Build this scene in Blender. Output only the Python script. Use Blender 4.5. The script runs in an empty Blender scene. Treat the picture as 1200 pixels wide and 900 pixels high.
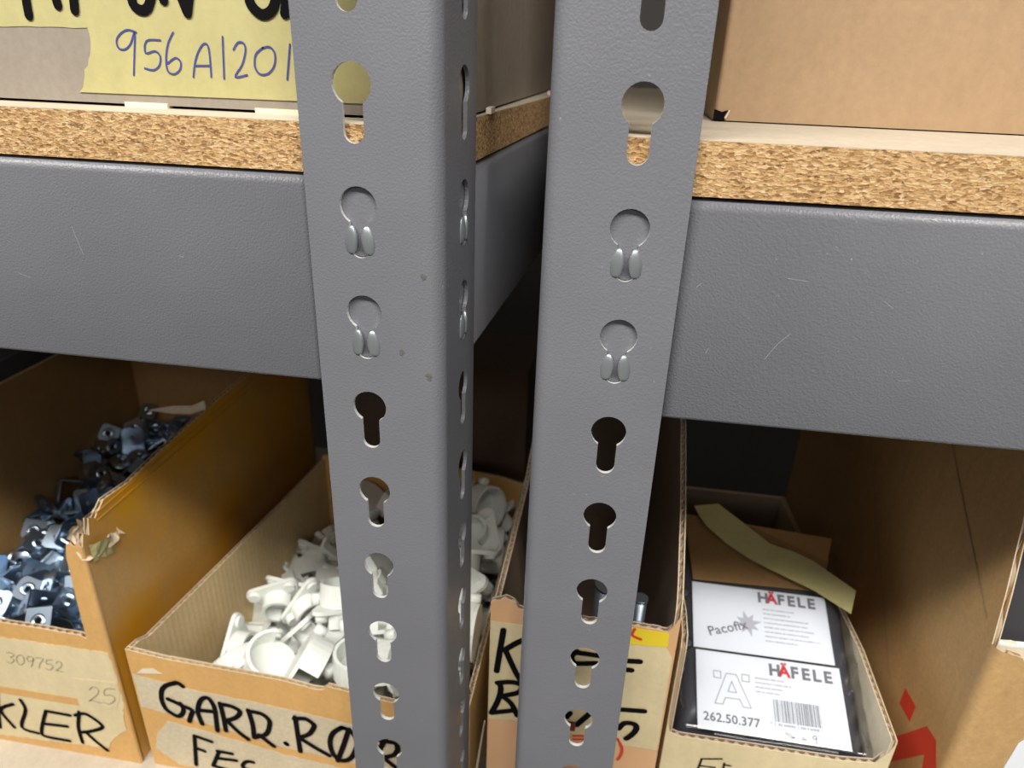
import bpy, bmesh, math, random
from mathutils import Vector, Matrix, Quaternion
from mathutils.geometry import tessellate_polygon
random.seed(7)
SC = bpy.context.scene
ZC = 1.45                      # height of the camera above the floor; all z below are relative to it
PI = math.pi

# ------------------------------------------------------------------ camera, world, lights, exposure
def setup_camera():
    f, pitch, yaw, roll, D = 825.538, .43552, -.13593, .03733, .3032
    cp, sp, cy, sy, cr, sr = math.cos(pitch), math.sin(pitch), math.cos(yaw), math.sin(yaw), math.cos(roll), math.sin(roll)
    F = Vector((sy*cp, cy*cp, -sp)); R = Vector((cy, -sy, 0)); U = R.cross(F)
    R2 = R*cr + U*sr; U2 = -R*sr + U*cr
    cd = bpy.data.cameras.new('camera'); co = bpy.data.objects.new('camera', cd); SC.collection.objects.link(co)
    m = Matrix((R2, U2, -F)).transposed().to_4x4(); m.translation = Vector((0, -D, ZC)); co.matrix_world = m
    cd.sensor_fit = 'HORIZONTAL'; cd.sensor_width = 36; cd.lens = 36*f/1200
    cd.clip_start = .01; cd.clip_end = 50
    cd.dof.use_dof = True; cd.dof.focus_distance = .34; cd.dof.aperture_fstop = 11
    SC.camera = co
setup_camera()
W = bpy.data.worlds.new('world'); SC.world = W; W.use_nodes = True
W.node_tree.nodes['Background'].inputs[0].default_value = (.86, .92, 1, 1)
W.node_tree.nodes['Background'].inputs[1].default_value = .05
def area(name, loc, target, sx, sy, power, col):
    l = bpy.data.lights.new(name, 'AREA'); l.shape = 'RECTANGLE'; l.size = sx; l.size_y = sy; l.energy = power; l.color = col
    o = bpy.data.objects.new(name, l); SC.collection.objects.link(o); o.location = loc
    o.rotation_euler = (Vector(target) - Vector(loc)).to_track_quat('-Z', 'Y').to_euler(); return o
area('aisle_tube_light', (-.1, -.92, ZC+1.2), (0, -.1, ZC-.1), 2.6, .2, 76, (1, .965, .9))
area('far_tube_light', (.4, -2.6, ZC+1.15), (0, 0, ZC), 3.0, .3, 16, (1, .97, .92))
SC.view_settings.view_transform = 'Standard'; SC.view_settings.look = 'None'
SC.view_settings.exposure = 0.0; SC.view_settings.gamma = 1; SC.view_settings.use_curve_mapping = False

# ------------------------------------------------------------------ materials
def newmat(name):
    m = bpy.data.materials.new(name); m.use_nodes = True; nt = m.node_tree
    return m, nt, nt.nodes['Principled BSDF'], nt.nodes, nt.links
def ramp(nt, fac, stops):
    r = nt.nodes.new('ShaderNodeValToRGB'); e = r.color_ramp.elements
    while len(e) < len(stops): e.new(.5)
    for i, (p, c) in enumerate(stops): e[i].position = p; e[i].color = (*c, 1)
    nt.links.new(fac, r.inputs[0]); return r.outputs[0]
def noise(nt, scale, detail=4, rough=.6, vec=None, stretch=None):
    tc = nt.nodes.new('ShaderNodeTexCoord'); src = tc.outputs['Object']
    if stretch:
        mp = nt.nodes.new('ShaderNodeMapping'); mp.inputs['Scale'].default_value = stretch
        nt.links.new(src, mp.inputs[0]); src = mp.outputs[0]
    n = nt.nodes.new('ShaderNodeTexNoise'); n.inputs['Scale'].default_value = scale
    n.inputs['Detail'].default_value = detail; n.inputs['Roughness'].default_value = rough
    nt.links.new(src, n.inputs['Vector']); return n.outputs['Fac']
def bump(nt, bsdf, h, dist, strength=1.0, prev=None):
    b = nt.nodes.new('ShaderNodeBump'); b.inputs['Distance'].default_value = dist; b.inputs['Strength'].default_value = strength
    nt.links.new(h, b.inputs['Height'])
    if prev: nt.links.new(prev, b.inputs['Normal'])
    nt.links.new(b.outputs[0], bsdf.inputs['Normal']); return b.outputs[0]
def mix(nt, fac, a, b, mode='MIX'):
    n = nt.nodes.new('ShaderNodeMix'); n.data_type = 'RGBA'; n.blend_type = mode
    for s, v in ((0, fac), (6, a), (7, b)):
        if isinstance(v, (int, float)): n.inputs[s].default_value = v
        elif isinstance(v, tuple): n.inputs[s].default_value = (*v, 1)
        else: nt.links.new(v, n.inputs[s])
    return n.outputs[2]
def plain(name, col, rough=.5, metal=0, spec=.5):
    m, nt, b, N, L = newmat(name); b.inputs['Base Color'].default_value = (*col, 1)
    b.inputs['Roughness'].default_value = rough; b.inputs['Metallic'].default_value = metal
    b.inputs['Specular IOR Level'].default_value = spec; return m
def steel_paint(name, col):
    m, nt, b, N, L = newmat(name)
    n1 = noise(nt, 9, 3); n2 = noise(nt, 900, 2, .5)
    c = ramp(nt, n1, [(.3, tuple(x*.93 for x in col)), (.7, tuple(x*1.06 for x in col))])
    sp = ramp(nt, noise(nt, 420, 3, .7), [(.69, (0, 0, 0)), (.76, (.5, .5, .5))])
    c = mix(nt, sp, c, (.45, .45, .45)); L.new(c, b.inputs['Base Color'])
    b.inputs['Roughness'].default_value = .42; b.inputs['Specular IOR Level'].default_value = .5
    rr = ramp(nt, noise(nt, 25, 4), [(.3, (.29,)*3), (.75, (.40,)*3)]); L.new(rr, b.inputs['Roughness'])
    bump(nt, b, n2, .0003, .7); return m
def kraft(name, col, rough=.75, fibre=1.0, flute=None, tint=None):
    m, nt, b, N, L = newmat(name)
    c = ramp(nt, noise(nt, 260, 5, .75), [(.25, tuple(x*(1-.22*fibre) for x in col)), (.75, tuple(min(1, x*(1+.14*fibre)) for x in col))])
    big = ramp(nt, noise(nt, 7, 4), [(.3, (.82, .8, .78)), (.7, (1, 1, 1))])
    c = mix(nt, .8, c, big, 'MULTIPLY')
    fl = ramp(nt, noise(nt, 90, 3, .6, stretch=(1, 1, .25)), [(.35, (.9,)*3), (.65, (1, 1, 1))]); c = mix(nt, .7, c, fl, 'MULTIPLY')
    if tint:      # glossy packing tape over part of the board, blotchy
        t = ramp(nt, noise(nt, 9, 3, .5), [(.38, (0, 0, 0)), (.6, (1, 1, 1))]); c = mix(nt, t, c, tint)
    L.new(c, b.inputs['Base Color']); b.inputs['Roughness'].default_value = rough
    p = None
    if flute:
        tc = N.new('ShaderNodeTexCoord'); w = N.new('ShaderNodeTexWave'); w.bands_direction = flute
        w.inputs['Scale'].default_value = 52; w.inputs['Distortion'].default_value = .6; L.new(tc.outputs['Object'], w.inputs[0])
        p = bump(nt, b, w.outputs['Fac'], .0004, .35)
    bump(nt, b, noise(nt, 60, 5, .7), .0006, .35, p); return m
def particle_mat(name):
    m, nt, b, N, L = newmat(name)
    tc = N.new('ShaderNodeTexCoord'); mp = N.new('ShaderNodeMapping'); mp.inputs['Scale'].default_value = (.45, .45, 1.0); L.new(tc.outputs['Object'], mp.inputs[0])
    nw = N.new('ShaderNodeTexNoise'); nw.inputs['Scale'].default_value = 300; L.new(mp.outputs[0], nw.inputs[0])
    add = N.new('ShaderNodeVectorMath'); add.operation = 'MULTIPLY_ADD'; add.inputs[1].default_value = (.0015,)*3
    L.new(nw.outputs['Color'], add.inputs[0]); L.new(mp.outputs[0], add.inputs[2])
    v = N.new('ShaderNodeTexVoronoi'); v.inputs['Scale'].default_value = 1050; L.new(add.outputs[0], v.inputs['Vector'])
    sx = N.new('ShaderNodeSeparateColor'); L.new(v.outputs['Color'], sx.inputs[0])
    c = ramp(nt, sx.outputs[0], [(0, (.30, .15, .05)), (.2, (.50, .29, .115)), (.6, (.64, .40, .18)), (.9, (.76, .53, .28)), (1, (.24, .11, .04))])
    n2 = noise(nt, 520, 5, .85, stretch=(.45, .45, 1))
    c = mix(nt, ramp(nt, n2, [(.36, (1, 1, 1)), (.45, (0, 0, 0))]), c, (.16, .07, .025))
    L.new(c, b.inputs['Base Color']); b.inputs['Roughness'].default_value = .85
    p = bump(nt, b, n2, .0022, .8); bump(nt, b, v.outputs['Distance'], .0008, .5, p); return m
M = {}
M['steel'] = steel_paint('grey_powder_coat', (.156, .158, .176))
M['worn_steel'] = plain('worn_zinc', (.42, .45, .47), .38, .75)
M['chip'] = particle_mat('particleboard_edge')
M['board_face'] = kraft('particleboard_paper_face', (.56, .49, .385), .7, .5)
M['kraft_tan'] = kraft('kraft_tan', (.40, .265, .15), .75, .5)
M['kraft_grey'] = kraft('kraft_greyish', (.29, .25, .205), .75, .6)
M['kraft_amber'] = kraft('kraft_amber_taped', (.62, .34, .09), .34, .6, None, (.62, .29, .015))
M['kraft_orange'] = kraft('kraft_orange', (.74, .43, .15), .5, .6)
M['kraft_gold'] = kraft('kraft_golden', (.60, .40, .15), .6, .7, 'X')
M['kraft_shaded'] = kraft('kraft_dull_shaded', (.15, .10, .07), .8, .7)  # dull brown kraft darkened, painting in the shade behind the bins
M['kraft_inner_shaded'] = kraft('kraft_inner_shaded_brown', (.36, .20, .07), .75, .7)  # darkened so the colour carries the shade inside the bin
M['kraft_bin'] = kraft('kraft_plain_bin', (.66, .49, .26), .7, .7, 'Y')
M['kraft_brown'] = kraft('kraft_printed_box', (.56, .35, .15), .6, .8)
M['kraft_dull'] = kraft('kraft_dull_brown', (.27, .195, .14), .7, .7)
M['edge'] = kraft('cardboard_cut_edge', (.74, .60, .43), .9, .6)
M['cream'] = kraft('cream_board', (.80, .72, .55), .8, .4)
M['tape_yellow'] = kraft('yellow_masking_tape', (.47, .425, .195), .6, .35)
M['tape_cream'] = kraft('cream_masking_tape', (.78, .655, .40), .6, .4)
M['tape_grey'] = kraft('greyish_masking_tape', (.69, .595, .42), .6, .9)
M['tape_bright'] = plain('bright_yellow_tape', (.88, .66, .03), .4)
M['tape_salmon'] = plain('salmon_tape', (.72, .42, .22), .4)
M['marker'] = plain('black_marker', (.005, .004, .005), .85, 0, .08)
M['pen'] = plain('blue_pen', (.05, .06, .22), .5)
M['pencil'] = plain('pencil_grey', (.20, .18, .16), .6)
M['red_ink'] = plain('red_ink', (.62, .05, .025), .6)
M['zinc'] = plain('blue_zinc', (.52, .64, .78), .3, 1)
M['white_plastic'] = plain('white_plastic', (.80, .83, .79), .38)
M['paper'] = plain('white_label_paper', (.82, .85, .90), .6)
M['print_grey'] = plain('grey_print', (.17, .17, .19), .6)
M['print_light'] = plain('light_grey_print', (.42, .42, .46), .6)
M['print_pale'] = plain('pale_grey_print', (.5, .5, .55), .6)
M['scratch'] = plain('pale_scratch', (.24, .25, .27), .5)
M['print_red'] = plain('red_print', (.62, .03, .04), .6)
M['black_plastic'] = plain('black_plastic', (.055, .058, .07), .4)  # lifted towards grey: the bag film's haze is put into this colour
M['dark_grey'] = plain('dark_grey_plastic', (.07, .068, .075), .5)
M['bluegrey'] = plain('polished_tube', (.35, .4, .48), .3, .9)
M['concrete'] = kraft('concrete_floor', (.35, .35, .34), .7, .4)
M['wall_paint'] = kraft('dark_back_wall', (.04, .037, .035), .8, .3)
M['smudge'] = plain('brown_smudge', (.118, .112, .105), .5)
M['maroon'] = plain('maroon_print', (.20, .03, .03), .6)
M['lit_bare_edge'] = plain('lit_bare_cut_edge', (.62, .63, .62), .4, .25)  # bare metal made paler to paint in overhead light on the cut edges
def film(name, fac=.16):
    m, nt, b, N, L = newmat(name)
    tr = N.new('ShaderNodeBsdfTransparent'); tr.inputs[0].default_value = (.93, .94, .96, 1)
    gl = N.new('ShaderNodeBsdfGlossy'); gl.inputs['Roughness'].default_value = .2
    fr = N.new('ShaderNodeLayerWeight'); fr.inputs['Blend'].default_value = .25
    mx = N.new('ShaderNodeMixShader')
    md = N.new('ShaderNodeMath'); md.operation = 'MULTIPLY_ADD'; md.inputs[1].default_value = .7; md.inputs[2].default_value = .10
    L.new(fr.outputs['Fresnel'], md.inputs[0]); L.new(md.outputs[0], mx.inputs[0])
    L.new(tr.outputs[0], mx.inputs[1]); L.new(gl.outputs[0], mx.inputs[2]); L.new(mx.outputs[0], N['Material Output'].inputs['Surface'])
    bp = N.new('ShaderNodeBump'); bp.inputs['Distance'].default_value = .0012; bp.inputs['Strength'].default_value = .35
    L.new(noise(nt, 45, 3, .5, stretch=(1, .5, 1)), bp.inputs['Height']); L.new(bp.outputs[0], gl.inputs['Normal'])
    return m
M['film'] = film('clear_polythene')

# ------------------------------------------------------------------ mesh helpers
class MB:
    def __init__(s): s.v = []; s.f = []; s.m = []; s.sm = []
    def add(s, v, f, mi=0, smooth=False):
        o = len(s.v); s.v += [Vector(p) for p in v]
        for q in f: s.f.append([i+o for i in q]); s.m.append(mi); s.sm.append(smooth)
        return s
    def box(s, x0, x1, y0, y1, z0, z1, mi=0):
        v = [(x, y, z) for x in (x0, x1) for y in (y0, y1) for z in (z0, z1)]
        return s.add(v, [(0,1,3,2),(4,6,7,5),(0,4,5,1),(2,3,7,6),(0,2,6,4),(1,5,7,3)], mi)
    def sheet(s, loops, th, fn, mi=0, edge_mi=None):
        """flat plate with holes: loops of (a,b), first the outline; fn(a,b,c) maps to space, c in 0..th"""
        vs = [[Vector((a, b, 0)) for a, b in l] for l in loops]; flat = [p for l in vs for p in l]
        tri = tessellate_polygon(vs); n = len(flat)
        if not th: return s.add([fn(p.x, p.y, 0) for p in flat], [tuple(t) for t in tri], mi)
        s.add([fn(p.x, p.y, 0) for p in flat] + [fn(p.x, p.y, th) for p in flat],
              [tuple(t) for t in tri] + [tuple(i+n for i in reversed(t)) for t in tri], mi)
        if th:
            o = 0; V = []; Fc = []
            for l in vs:
                k = len(l)
                for i in range(k):
                    a, b = l[i], l[(i+1) % k]; q = len(V)
                    V += [fn(a.x, a.y, 0), fn(b.x, b.y, 0), fn(b.x, b.y, th), fn(a.x, a.y, th)]; Fc.append((q, q+1, q+2, q+3))
            s.add(V, Fc, mi if edge_mi is None else edge_mi)
        return s
    def ribbon(s, pts, w, fn, off=.00015, mi=0):
        """a pen or marker stroke of width w along pts (a,b), round ended, lying off above the surface"""
        P = [Vector((a, b)) for a, b in pts]
        if len(P) > 2:
            Q = []
            for i in range(len(P)-1):
                p0, p1, p2, p3 = P[max(i-1, 0)], P[i], P[i+1], P[min(i+2, len(P)-1)]
                for k in range(4):
                    t = k/4; Q.append(.5*((2*p1)+(p2-p0)*t+(2*p0-5*p1+4*p2-p3)*t*t+(3*p1-p0-3*p2+p3)*t*t*t))
            P = Q + [P[-1]]
        n = len(P); V = []
        for i, p in enumerate(P):
            t = (P[min(i+1, n-1)]-P[max(i-1, 0)])
            if t.length < 1e-9: t = Vector((1, 0))
            t.normalize(); nn = Vector((-t.y, t.x))*w*.5
            V += [fn(*(p+nn), off), fn(*(p-nn), off)]
        s.add(V, [(2*i, 2*i+1, 2*i+3, 2*i+2) for i in range(n-1)], mi)
        for p in (P[0], P[-1]):
            s.add([fn(p.x+math.cos(a*PI/5)*w*.5, p.y+math.sin(a*PI/5)*w*.5, off+.00003) for a in range(10)], [tuple(range(10))], mi)
        return s
    def tube(s, p0, p1, r, n=12, mi=0, r1=None):
        p0, p1 = Vector(p0), Vector(p1); d = (p1-p0).normalized(); a = d.orthogonal().normalized(); b = d.cross(a); r1 = r if r1 is None else r1
        V = [p0+(a*math.cos(i*2*PI/n)+b*math.sin(i*2*PI/n))*r for i in range(n)] + [p1+(a*math.cos(i*2*PI/n)+b*math.sin(i*2*PI/n))*r1 for i in range(n)]
        s.add(V, [(i, (i+1) % n, n+(i+1) % n, n+i) for i in range(n)], mi, True)
        return s.add(V, [tuple(reversed(range(n))), tuple(range(n, 2*n))], mi)
    def grid(s, nu, nv, fn, mi=0, smooth=True):
        return s.add([fn(i/nu, j/nv) for j in range(nv+1) for i in range(nu+1)],
                     [(j*(nu+1)+i, j*(nu+1)+i+1, (j+1)*(nu+1)+i+1, (j+1)*(nu+1)+i) for j in range(nv) for i in range(nu)], mi, smooth)
    def mesh(s, name, mats, org=Vector((0, 0, 0)), recalc=True):
        me = bpy.data.meshes.new(name); me.from_pydata([tuple(p-org) for p in s.v], [], s.f)
        for m in (mats if isinstance(mats, (list, tuple)) else [mats]): me.materials.append(M[m])
        me.polygons.foreach_set('material_index', s.m); me.polygons.foreach_set('use_smooth', s.sm)
        if recalc:
            bm = bmesh.new(); bm.from_mesh(me); bmesh.ops.remove_doubles(bm, verts=bm.verts, dist=1e-6)
            bmesh.ops.recalc_face_normals(bm, faces=bm.faces); bm.to_mesh(me); bm.free()
        me.update(); return me
def tag(o, label=None, cat=None, group=None, kind=None):
    for k, v in (('label', label), ('category', cat), ('group', group), ('kind', kind)):
        if v: o[k] = v
    return o
def thing(name, org, label, cat, group=None, kind=None):
    o = bpy.data.objects.new(name, None); SC.collection.objects.link(o); o.empty_display_size = .02
    o.location = (org[0], org[1], org[2]+ZC); return tag(o, label, cat, group, kind)
def part(name, mb, mats, parent, label=None, root=None, recalc=True, kind=None):
    """a mesh part; coordinates are camera-height relative world ones"""
    r = root or parent
    org = Vector(r.location) - Vector((0, 0, ZC))
    o = bpy.data.objects.new(name, mb.mesh(name, mats, org, recalc)); SC.collection.objects.link(o); o.parent = parent
    return tag(o, label, kind=kind)
def solo(name, mb, mats, org, label=None, cat=None, group=None, kind=None, recalc=True):
    org = Vector(org); o = bpy.data.objects.new(name, mb.mesh(name, mats, org, recalc)); SC.collection.objects.link(o)
    o.location = org + Vector((0, 0, ZC)); return tag(o, label, cat, group, kind)
def XZ(y): return lambda a, b, c: (a, y-c, b)          # a plane facing the aisle
def arc(cx, cy, r, a0, a1, n): return [(cx+r*math.cos(math.radians(a0+(a1-a0)*i/n)), cy+r*math.sin(math.radians(a0+(a1-a0)*i/n))) for i in range(n+1)]
def text_poly(mb, txt, size, at, fn, bold=0, mi=0, sx=1.0, rot=0):
    cu = bpy.data.curves.new('t', 'FONT'); cu.body = txt; cu.size = size; cu.offset = bold; cu.resolution_u = 3; cu.space_character = 1.04
    o = bpy.data.objects.new('t', cu); SC.collection.objects.link(o); bpy.context.view_layer.update()
    me = bpy.data.meshes.new_from_object(o.evaluated_get(bpy.context.evaluated_depsgraph_get()))
    c, s_ = math.cos(rot), math.sin(rot)
    mb.add([fn(at[0]+(v.co.x*sx*c-v.co.y*s_), at[1]+(v.co.x*sx*s_+v.co.y*c), 0) for v in me.vertices], [tuple(p.vertices) for p in me.polygons], mi)
    bpy.data.objects.remove(o); bpy.data.curves.remove(cu); bpy.data.meshes.remove(me)
# pen and marker strokes: key: (plane, width, polylines)
STROKES = {
'vinkler':(0.0594,0.0022,[[(-0.4685,-0.5149),(-0.4829,-0.5251),(-0.4756,-0.5445)],[(-0.4798,-0.5041),(-0.4849,-0.5235),(-0.4906,-0.5478)],[(-0.4592,-0.5079),(-0.4578,-0.5198),(-0.4677,-0.5427),(-0.4533,-0.547)],[(-0.4377,-0.5165),(-0.4435,-0.5291),(-0.4495,-0.5451),(-0.4458,-0.5496),(-0.4239,-0.55)],[(-0.4377,-0.5165),(-0.4155,-0.5169)],[(-0.443,-0.5331),(-0.4216,-0.5316)],[(-0.4053,-0.5106),(-0.4109,-0.5303),(-0.4116,-0.5493)],[(-0.4105,-0.5158),(-0.4033,-0.5122),(-0.3972,-0.5129),(-0.3882,-0.5212),(-0.3886,-0.5264),(-0.4013,-0.5333),(-0.4109,-0.5365)],[(-0.4055,-0.5343),(-0.3983,-0.5442),(-0.3894,-0.5539)]]),
'num752':(0.0594,0.0005,[[(-0.4559,-0.4535),(-0.452,-0.453),(-0.4497,-0.4555),(-0.4543,-0.4584),(-0.4513,-0.4608),(-0.4555,-0.465),(-0.4589,-0.4637)],[(-0.4433,-0.4533),(-0.4477,-0.4567),(-0.4491,-0.4627),(-0.4468,-0.4652),(-0.443,-0.4622),(-0.4413,-0.4563),(-0.4433,-0.4533)],[(-0.4323,-0.4553),(-0.4347,-0.4535),(-0.4383,-0.4558),(-0.4379,-0.4594),(-0.4333,-0.4577),(-0.4321,-0.4547),(-0.4345,-0.4606),(-0.4373,-0.4654)],[(-0.43,-0.4542),(-0.4232,-0.4538),(-0.4281,-0.4608),(-0.4301,-0.4656)],[(-0.4147,-0.454),(-0.4199,-0.4545),(-0.4219,-0.4592),(-0.4181,-0.4587),(-0.4167,-0.4617),(-0.4208,-0.4658),(-0.4241,-0.4645)],[(-0.4127,-0.457),(-0.4098,-0.4541),(-0.4073,-0.456),(-0.4091,-0.4601),(-0.4149,-0.4653),(-0.4133,-0.4648),(-0.4078,-0.4661)]]),
'n25':(0.0592,0.0006,[[(-0.3892,-0.482),(-0.3846,-0.4773),(-0.3805,-0.4797),(-0.3832,-0.4862),(-0.3924,-0.495),(-0.3897,-0.4939),(-0.3806,-0.4951)],[(-0.3649,-0.476),(-0.3733,-0.4774),(-0.3762,-0.4848),(-0.37,-0.4835),(-0.3675,-0.4878),(-0.3737,-0.4946),(-0.3793,-0.4932)]]),
'gard':(0.0614,0.0028,[[(-0.3051,-0.4629),(-0.3089,-0.46),(-0.3136,-0.4618),(-0.3193,-0.4649),(-0.3241,-0.4706),(-0.3263,-0.4787),(-0.3263,-0.4864),(-0.3245,-0.4928),(-0.32,-0.4968),(-0.3151,-0.4987),(-0.3106,-0.4948),(-0.3088,-0.4885),(-0.3108,-0.4831)],[(-0.3207,-0.4804),(-0.3145,-0.4829),(-0.3104,-0.485),(-0.3014,-0.4889),(-0.3032,-0.4951),(-0.306,-0.5027)],[(-0.2949,-0.5032),(-0.2963,-0.4936),(-0.2961,-0.4877),(-0.2931,-0.4784),(-0.2892,-0.4729),(-0.2847,-0.4719),(-0.2819,-0.4771),(-0.2808,-0.4845),(-0.2823,-0.5084)],[(-0.2953,-0.4876),(-0.2804,-0.4863)],[(-0.2751,-0.4756),(-0.2745,-0.4909),(-0.2746,-0.5067)],[(-0.2752,-0.4766),(-0.2665,-0.4767),(-0.2598,-0.48),(-0.2596,-0.4838),(-0.264,-0.4896),(-0.272,-0.4943)],[(-0.272,-0.4943),(-0.2646,-0.5045),(-0.2561,-0.5126)],[(-0.2516,-0.4783),(-0.2499,-0.4934),(-0.2505,-0.5093)],[(-0.2517,-0.4793),(-0.241,-0.4799),(-0.2352,-0.4853),(-0.2353,-0.4921),(-0.2395,-0.5029),(-0.2505,-0.5093)],[(-0.2456,-0.5052),(-0.2344,-0.5157)],[(-0.2235,-0.5097),(-0.2225,-0.511)],[(-0.2122,-0.4775),(-0.212,-0.4968),(-0.2118,-0.5166)],[(-0.2132,-0.4796),(-0.2038,-0.4776),(-0.1978,-0.482),(-0.1975,-0.4858),(-0.2025,-0.4947),(-0.2117,-0.5006)],[(-0.211,-0.5005),(-0.1981,-0.5094),(-0.1871,-0.5159)],[(-0.1739,-0.4806),(-0.1814,-0.488),(-0.1851,-0.4986),(-0.1845,-0.5103),(-0.1808,-0.5175),(-0.1759,-0.5194),(-0.1691,-0.5148),(-0.1642,-0.5037),(-0.1628,-0.4936),(-0.1664,-0.4837),(-0.1739,-0.4806)],[(-0.1683,-0.4813),(-0.1738,-0.4999),(-0.1803,-0.5204)],[(-0.1387,-0.4843),(-0.1451,-0.5012)],[(-0.1418,-0.5074),(-0.131,-0.5178)],[(-0.1431,-0.4891),(-0.132,-0.4885),(-0.1295,-0.4947),(-0.1326,-0.5023),(-0.1418,-0.5074)]]),
'fes':(0.0614,0.0024,[[(-0.3043,-0.5194),(-0.3064,-0.5363),(-0.3089,-0.5559)],[(-0.3043,-0.5194),(-0.2898,-0.5232)],[(-0.306,-0.5341),(-0.298,-0.5365)],[(-0.2845,-0.5334),(-0.2929,-0.5532)],[(-0.2861,-0.5337),(-0.2732,-0.5339)],[(-0.2882,-0.5426),(-0.2705,-0.5416)],[(-0.2929,-0.5532),(-0.2794,-0.5553)],[(-0.2552,-0.5401),(-0.2597,-0.5401),(-0.2639,-0.5432),(-0.2654,-0.5488),(-0.259,-0.5515),(-0.2628,-0.5578)]]),
'kb':(0.0594,0.0026,[[(-0.0491,-0.3558),(-0.051,-0.3749),(-0.0529,-0.3947)],[(-0.0284,-0.3582),(-0.0382,-0.3646),(-0.0474,-0.3734)],[(-0.0474,-0.3734),(-0.0395,-0.3929),(-0.0343,-0.4026)],[(-0.0514,-0.406),(-0.0494,-0.4107),(-0.051,-0.4229),(-0.0557,-0.437)],[(-0.052,-0.4061),(-0.0416,-0.4032),(-0.0348,-0.4052),(-0.0364,-0.4122),(-0.0473,-0.4179)],[(-0.0486,-0.4181),(-0.0415,-0.4244),(-0.0367,-0.4356)],[(-0.0557,-0.437),(-0.045,-0.433),(-0.0388,-0.4308)],[(0.0018,-0.3657),(-0.0014,-0.3703),(-0.0005,-0.3748),(0.0026,-0.3766),(0.0158,-0.374)],[(0.0007,-0.3667),(0.0089,-0.3667),(0.017,-0.3668)],[(0.0263,-0.3681),(0.036,-0.3678),(0.0445,-0.3669)],[(0.027,-0.3758),(0.0357,-0.3757),(0.0397,-0.3757)],[(0.0245,-0.3669),(0.0248,-0.3891)],[(-0.0009,-0.4296),(0.0012,-0.4249)],[(0.0069,-0.4358),(0.0108,-0.4297),(0.0151,-0.4228)],[(0.0019,-0.4351),(0.0069,-0.4358)],[(0.0289,-0.4147),(0.0372,-0.4138),(0.0524,-0.4122)],[(0.0366,-0.4328),(0.0402,-0.4268),(0.0468,-0.4262),(0.049,-0.4301),(0.0467,-0.4367),(0.043,-0.4419)]]),
'redmarks':(0.0592,0.002,[[(0.0381,-0.3391),(0.037,-0.3445),(0.0429,-0.3472)],[(0.0371,-0.4439),(0.0409,-0.4519),(0.041,-0.4592),(0.0391,-0.4651)],[(0.0371,-0.4439),(0.0312,-0.4399)],[(0.0053,-0.4474),(0.0126,-0.4458)],[(0.0055,-0.451),(0.0129,-0.4493)]]),
'er':(0.0644,0.0014,[[(0.0987,-0.458),(0.0974,-0.4702)],[(0.0985,-0.4571),(0.1125,-0.4538)],[(0.0984,-0.4644),(0.1092,-0.4637)],[(0.1149,-0.4578),(0.115,-0.466)],[(0.1152,-0.4595),(0.1194,-0.4594)]]),
'pen956':(0.0294,0.0009,[[(-0.2263,0.004),(-0.2303,0.0049),(-0.2341,0.0034),(-0.2369,0.0005),(-0.2367,-0.0028),(-0.2338,-0.0034),(-0.2303,-0.0011),(-0.2271,0.004),(-0.2288,-0.0039),(-0.2313,-0.0142)],[(-0.2149,0.0011),(-0.2218,0.0006),(-0.2233,-0.0045),(-0.2184,-0.0036),(-0.2162,-0.0057),(-0.2174,-0.0097),(-0.2208,-0.0117),(-0.225,-0.0111)],[(-0.2079,0.0045),(-0.2114,-0.0005),(-0.2135,-0.007),(-0.2135,-0.0118),(-0.2107,-0.0131),(-0.2074,-0.0112),(-0.2063,-0.0079),(-0.2086,-0.0061),(-0.2129,-0.0085)],[(-0.201,-0.0139),(-0.199,-0.0073),(-0.1961,-0.0022),(-0.1931,0.0004),(-0.1914,-0.002),(-0.192,-0.0135)],[(-0.1989,-0.0091),(-0.1916,-0.0088)],[(-0.1839,0.0035),(-0.1857,-0.014)],[(-0.1793,-0.0016),(-0.1768,0.0013),(-0.174,0.001),(-0.1736,-0.0021),(-0.176,-0.0079),(-0.1801,-0.0131),(-0.1741,-0.0121)],[(-0.1651,-0.0005),(-0.1688,-0.0034),(-0.1698,-0.0084),(-0.1677,-0.0115),(-0.1635,-0.011),(-0.1602,-0.0073),(-0.1596,-0.0024),(-0.1618,-0.0),(-0.1651,-0.0005)],[(-0.1519,0.0014),(-0.1547,-0.0132)]]),
'topword':(0.0294,0.0045,[[(-0.2779,0.0245),(-0.2791,0.0159),(-0.2795,0.0096)],[(-0.2645,0.0231),(-0.2634,0.0142)],[(-0.2538,0.025),(-0.2553,0.0123)],[(-0.2254,0.0239),(-0.2255,0.0158),(-0.2218,0.0131),(-0.2182,0.0146),(-0.2154,0.0201)],[(-0.2113,0.0242),(-0.2101,0.0175)],[(-0.2032,0.026),(-0.2015,0.0194),(-0.1994,0.0127)],[(-0.1994,0.0127),(-0.1974,0.0195),(-0.195,0.0262)],[(-0.1691,0.0251),(-0.1689,0.0178),(-0.1658,0.0139),(-0.1623,0.013),(-0.1584,0.0154),(-0.1557,0.0215)],[(-0.1529,0.0254),(-0.152,0.0189),(-0.153,0.0136)],[(-0.1529,0.0142),(-0.1486,0.0144)]]),
}
def clamp01(t): return max(0, min(1, t))
def HB(x, y):      # the level of the bracket heap's carrying layer
    return -.456+.005*math.sin(x*31)*math.sin(y*23)-.058*clamp01((-.455-x)/.1)*clamp01((.32-y)/.12)-.012*clamp01((y-.34)/.1)
def HC(x, y):      # the same for the clips
    return -.484-.048*clamp01((y-.10)/.26)-.045*clamp01((-.265-x)/.07)+.004*math.sin(x*40+y*25)
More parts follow.
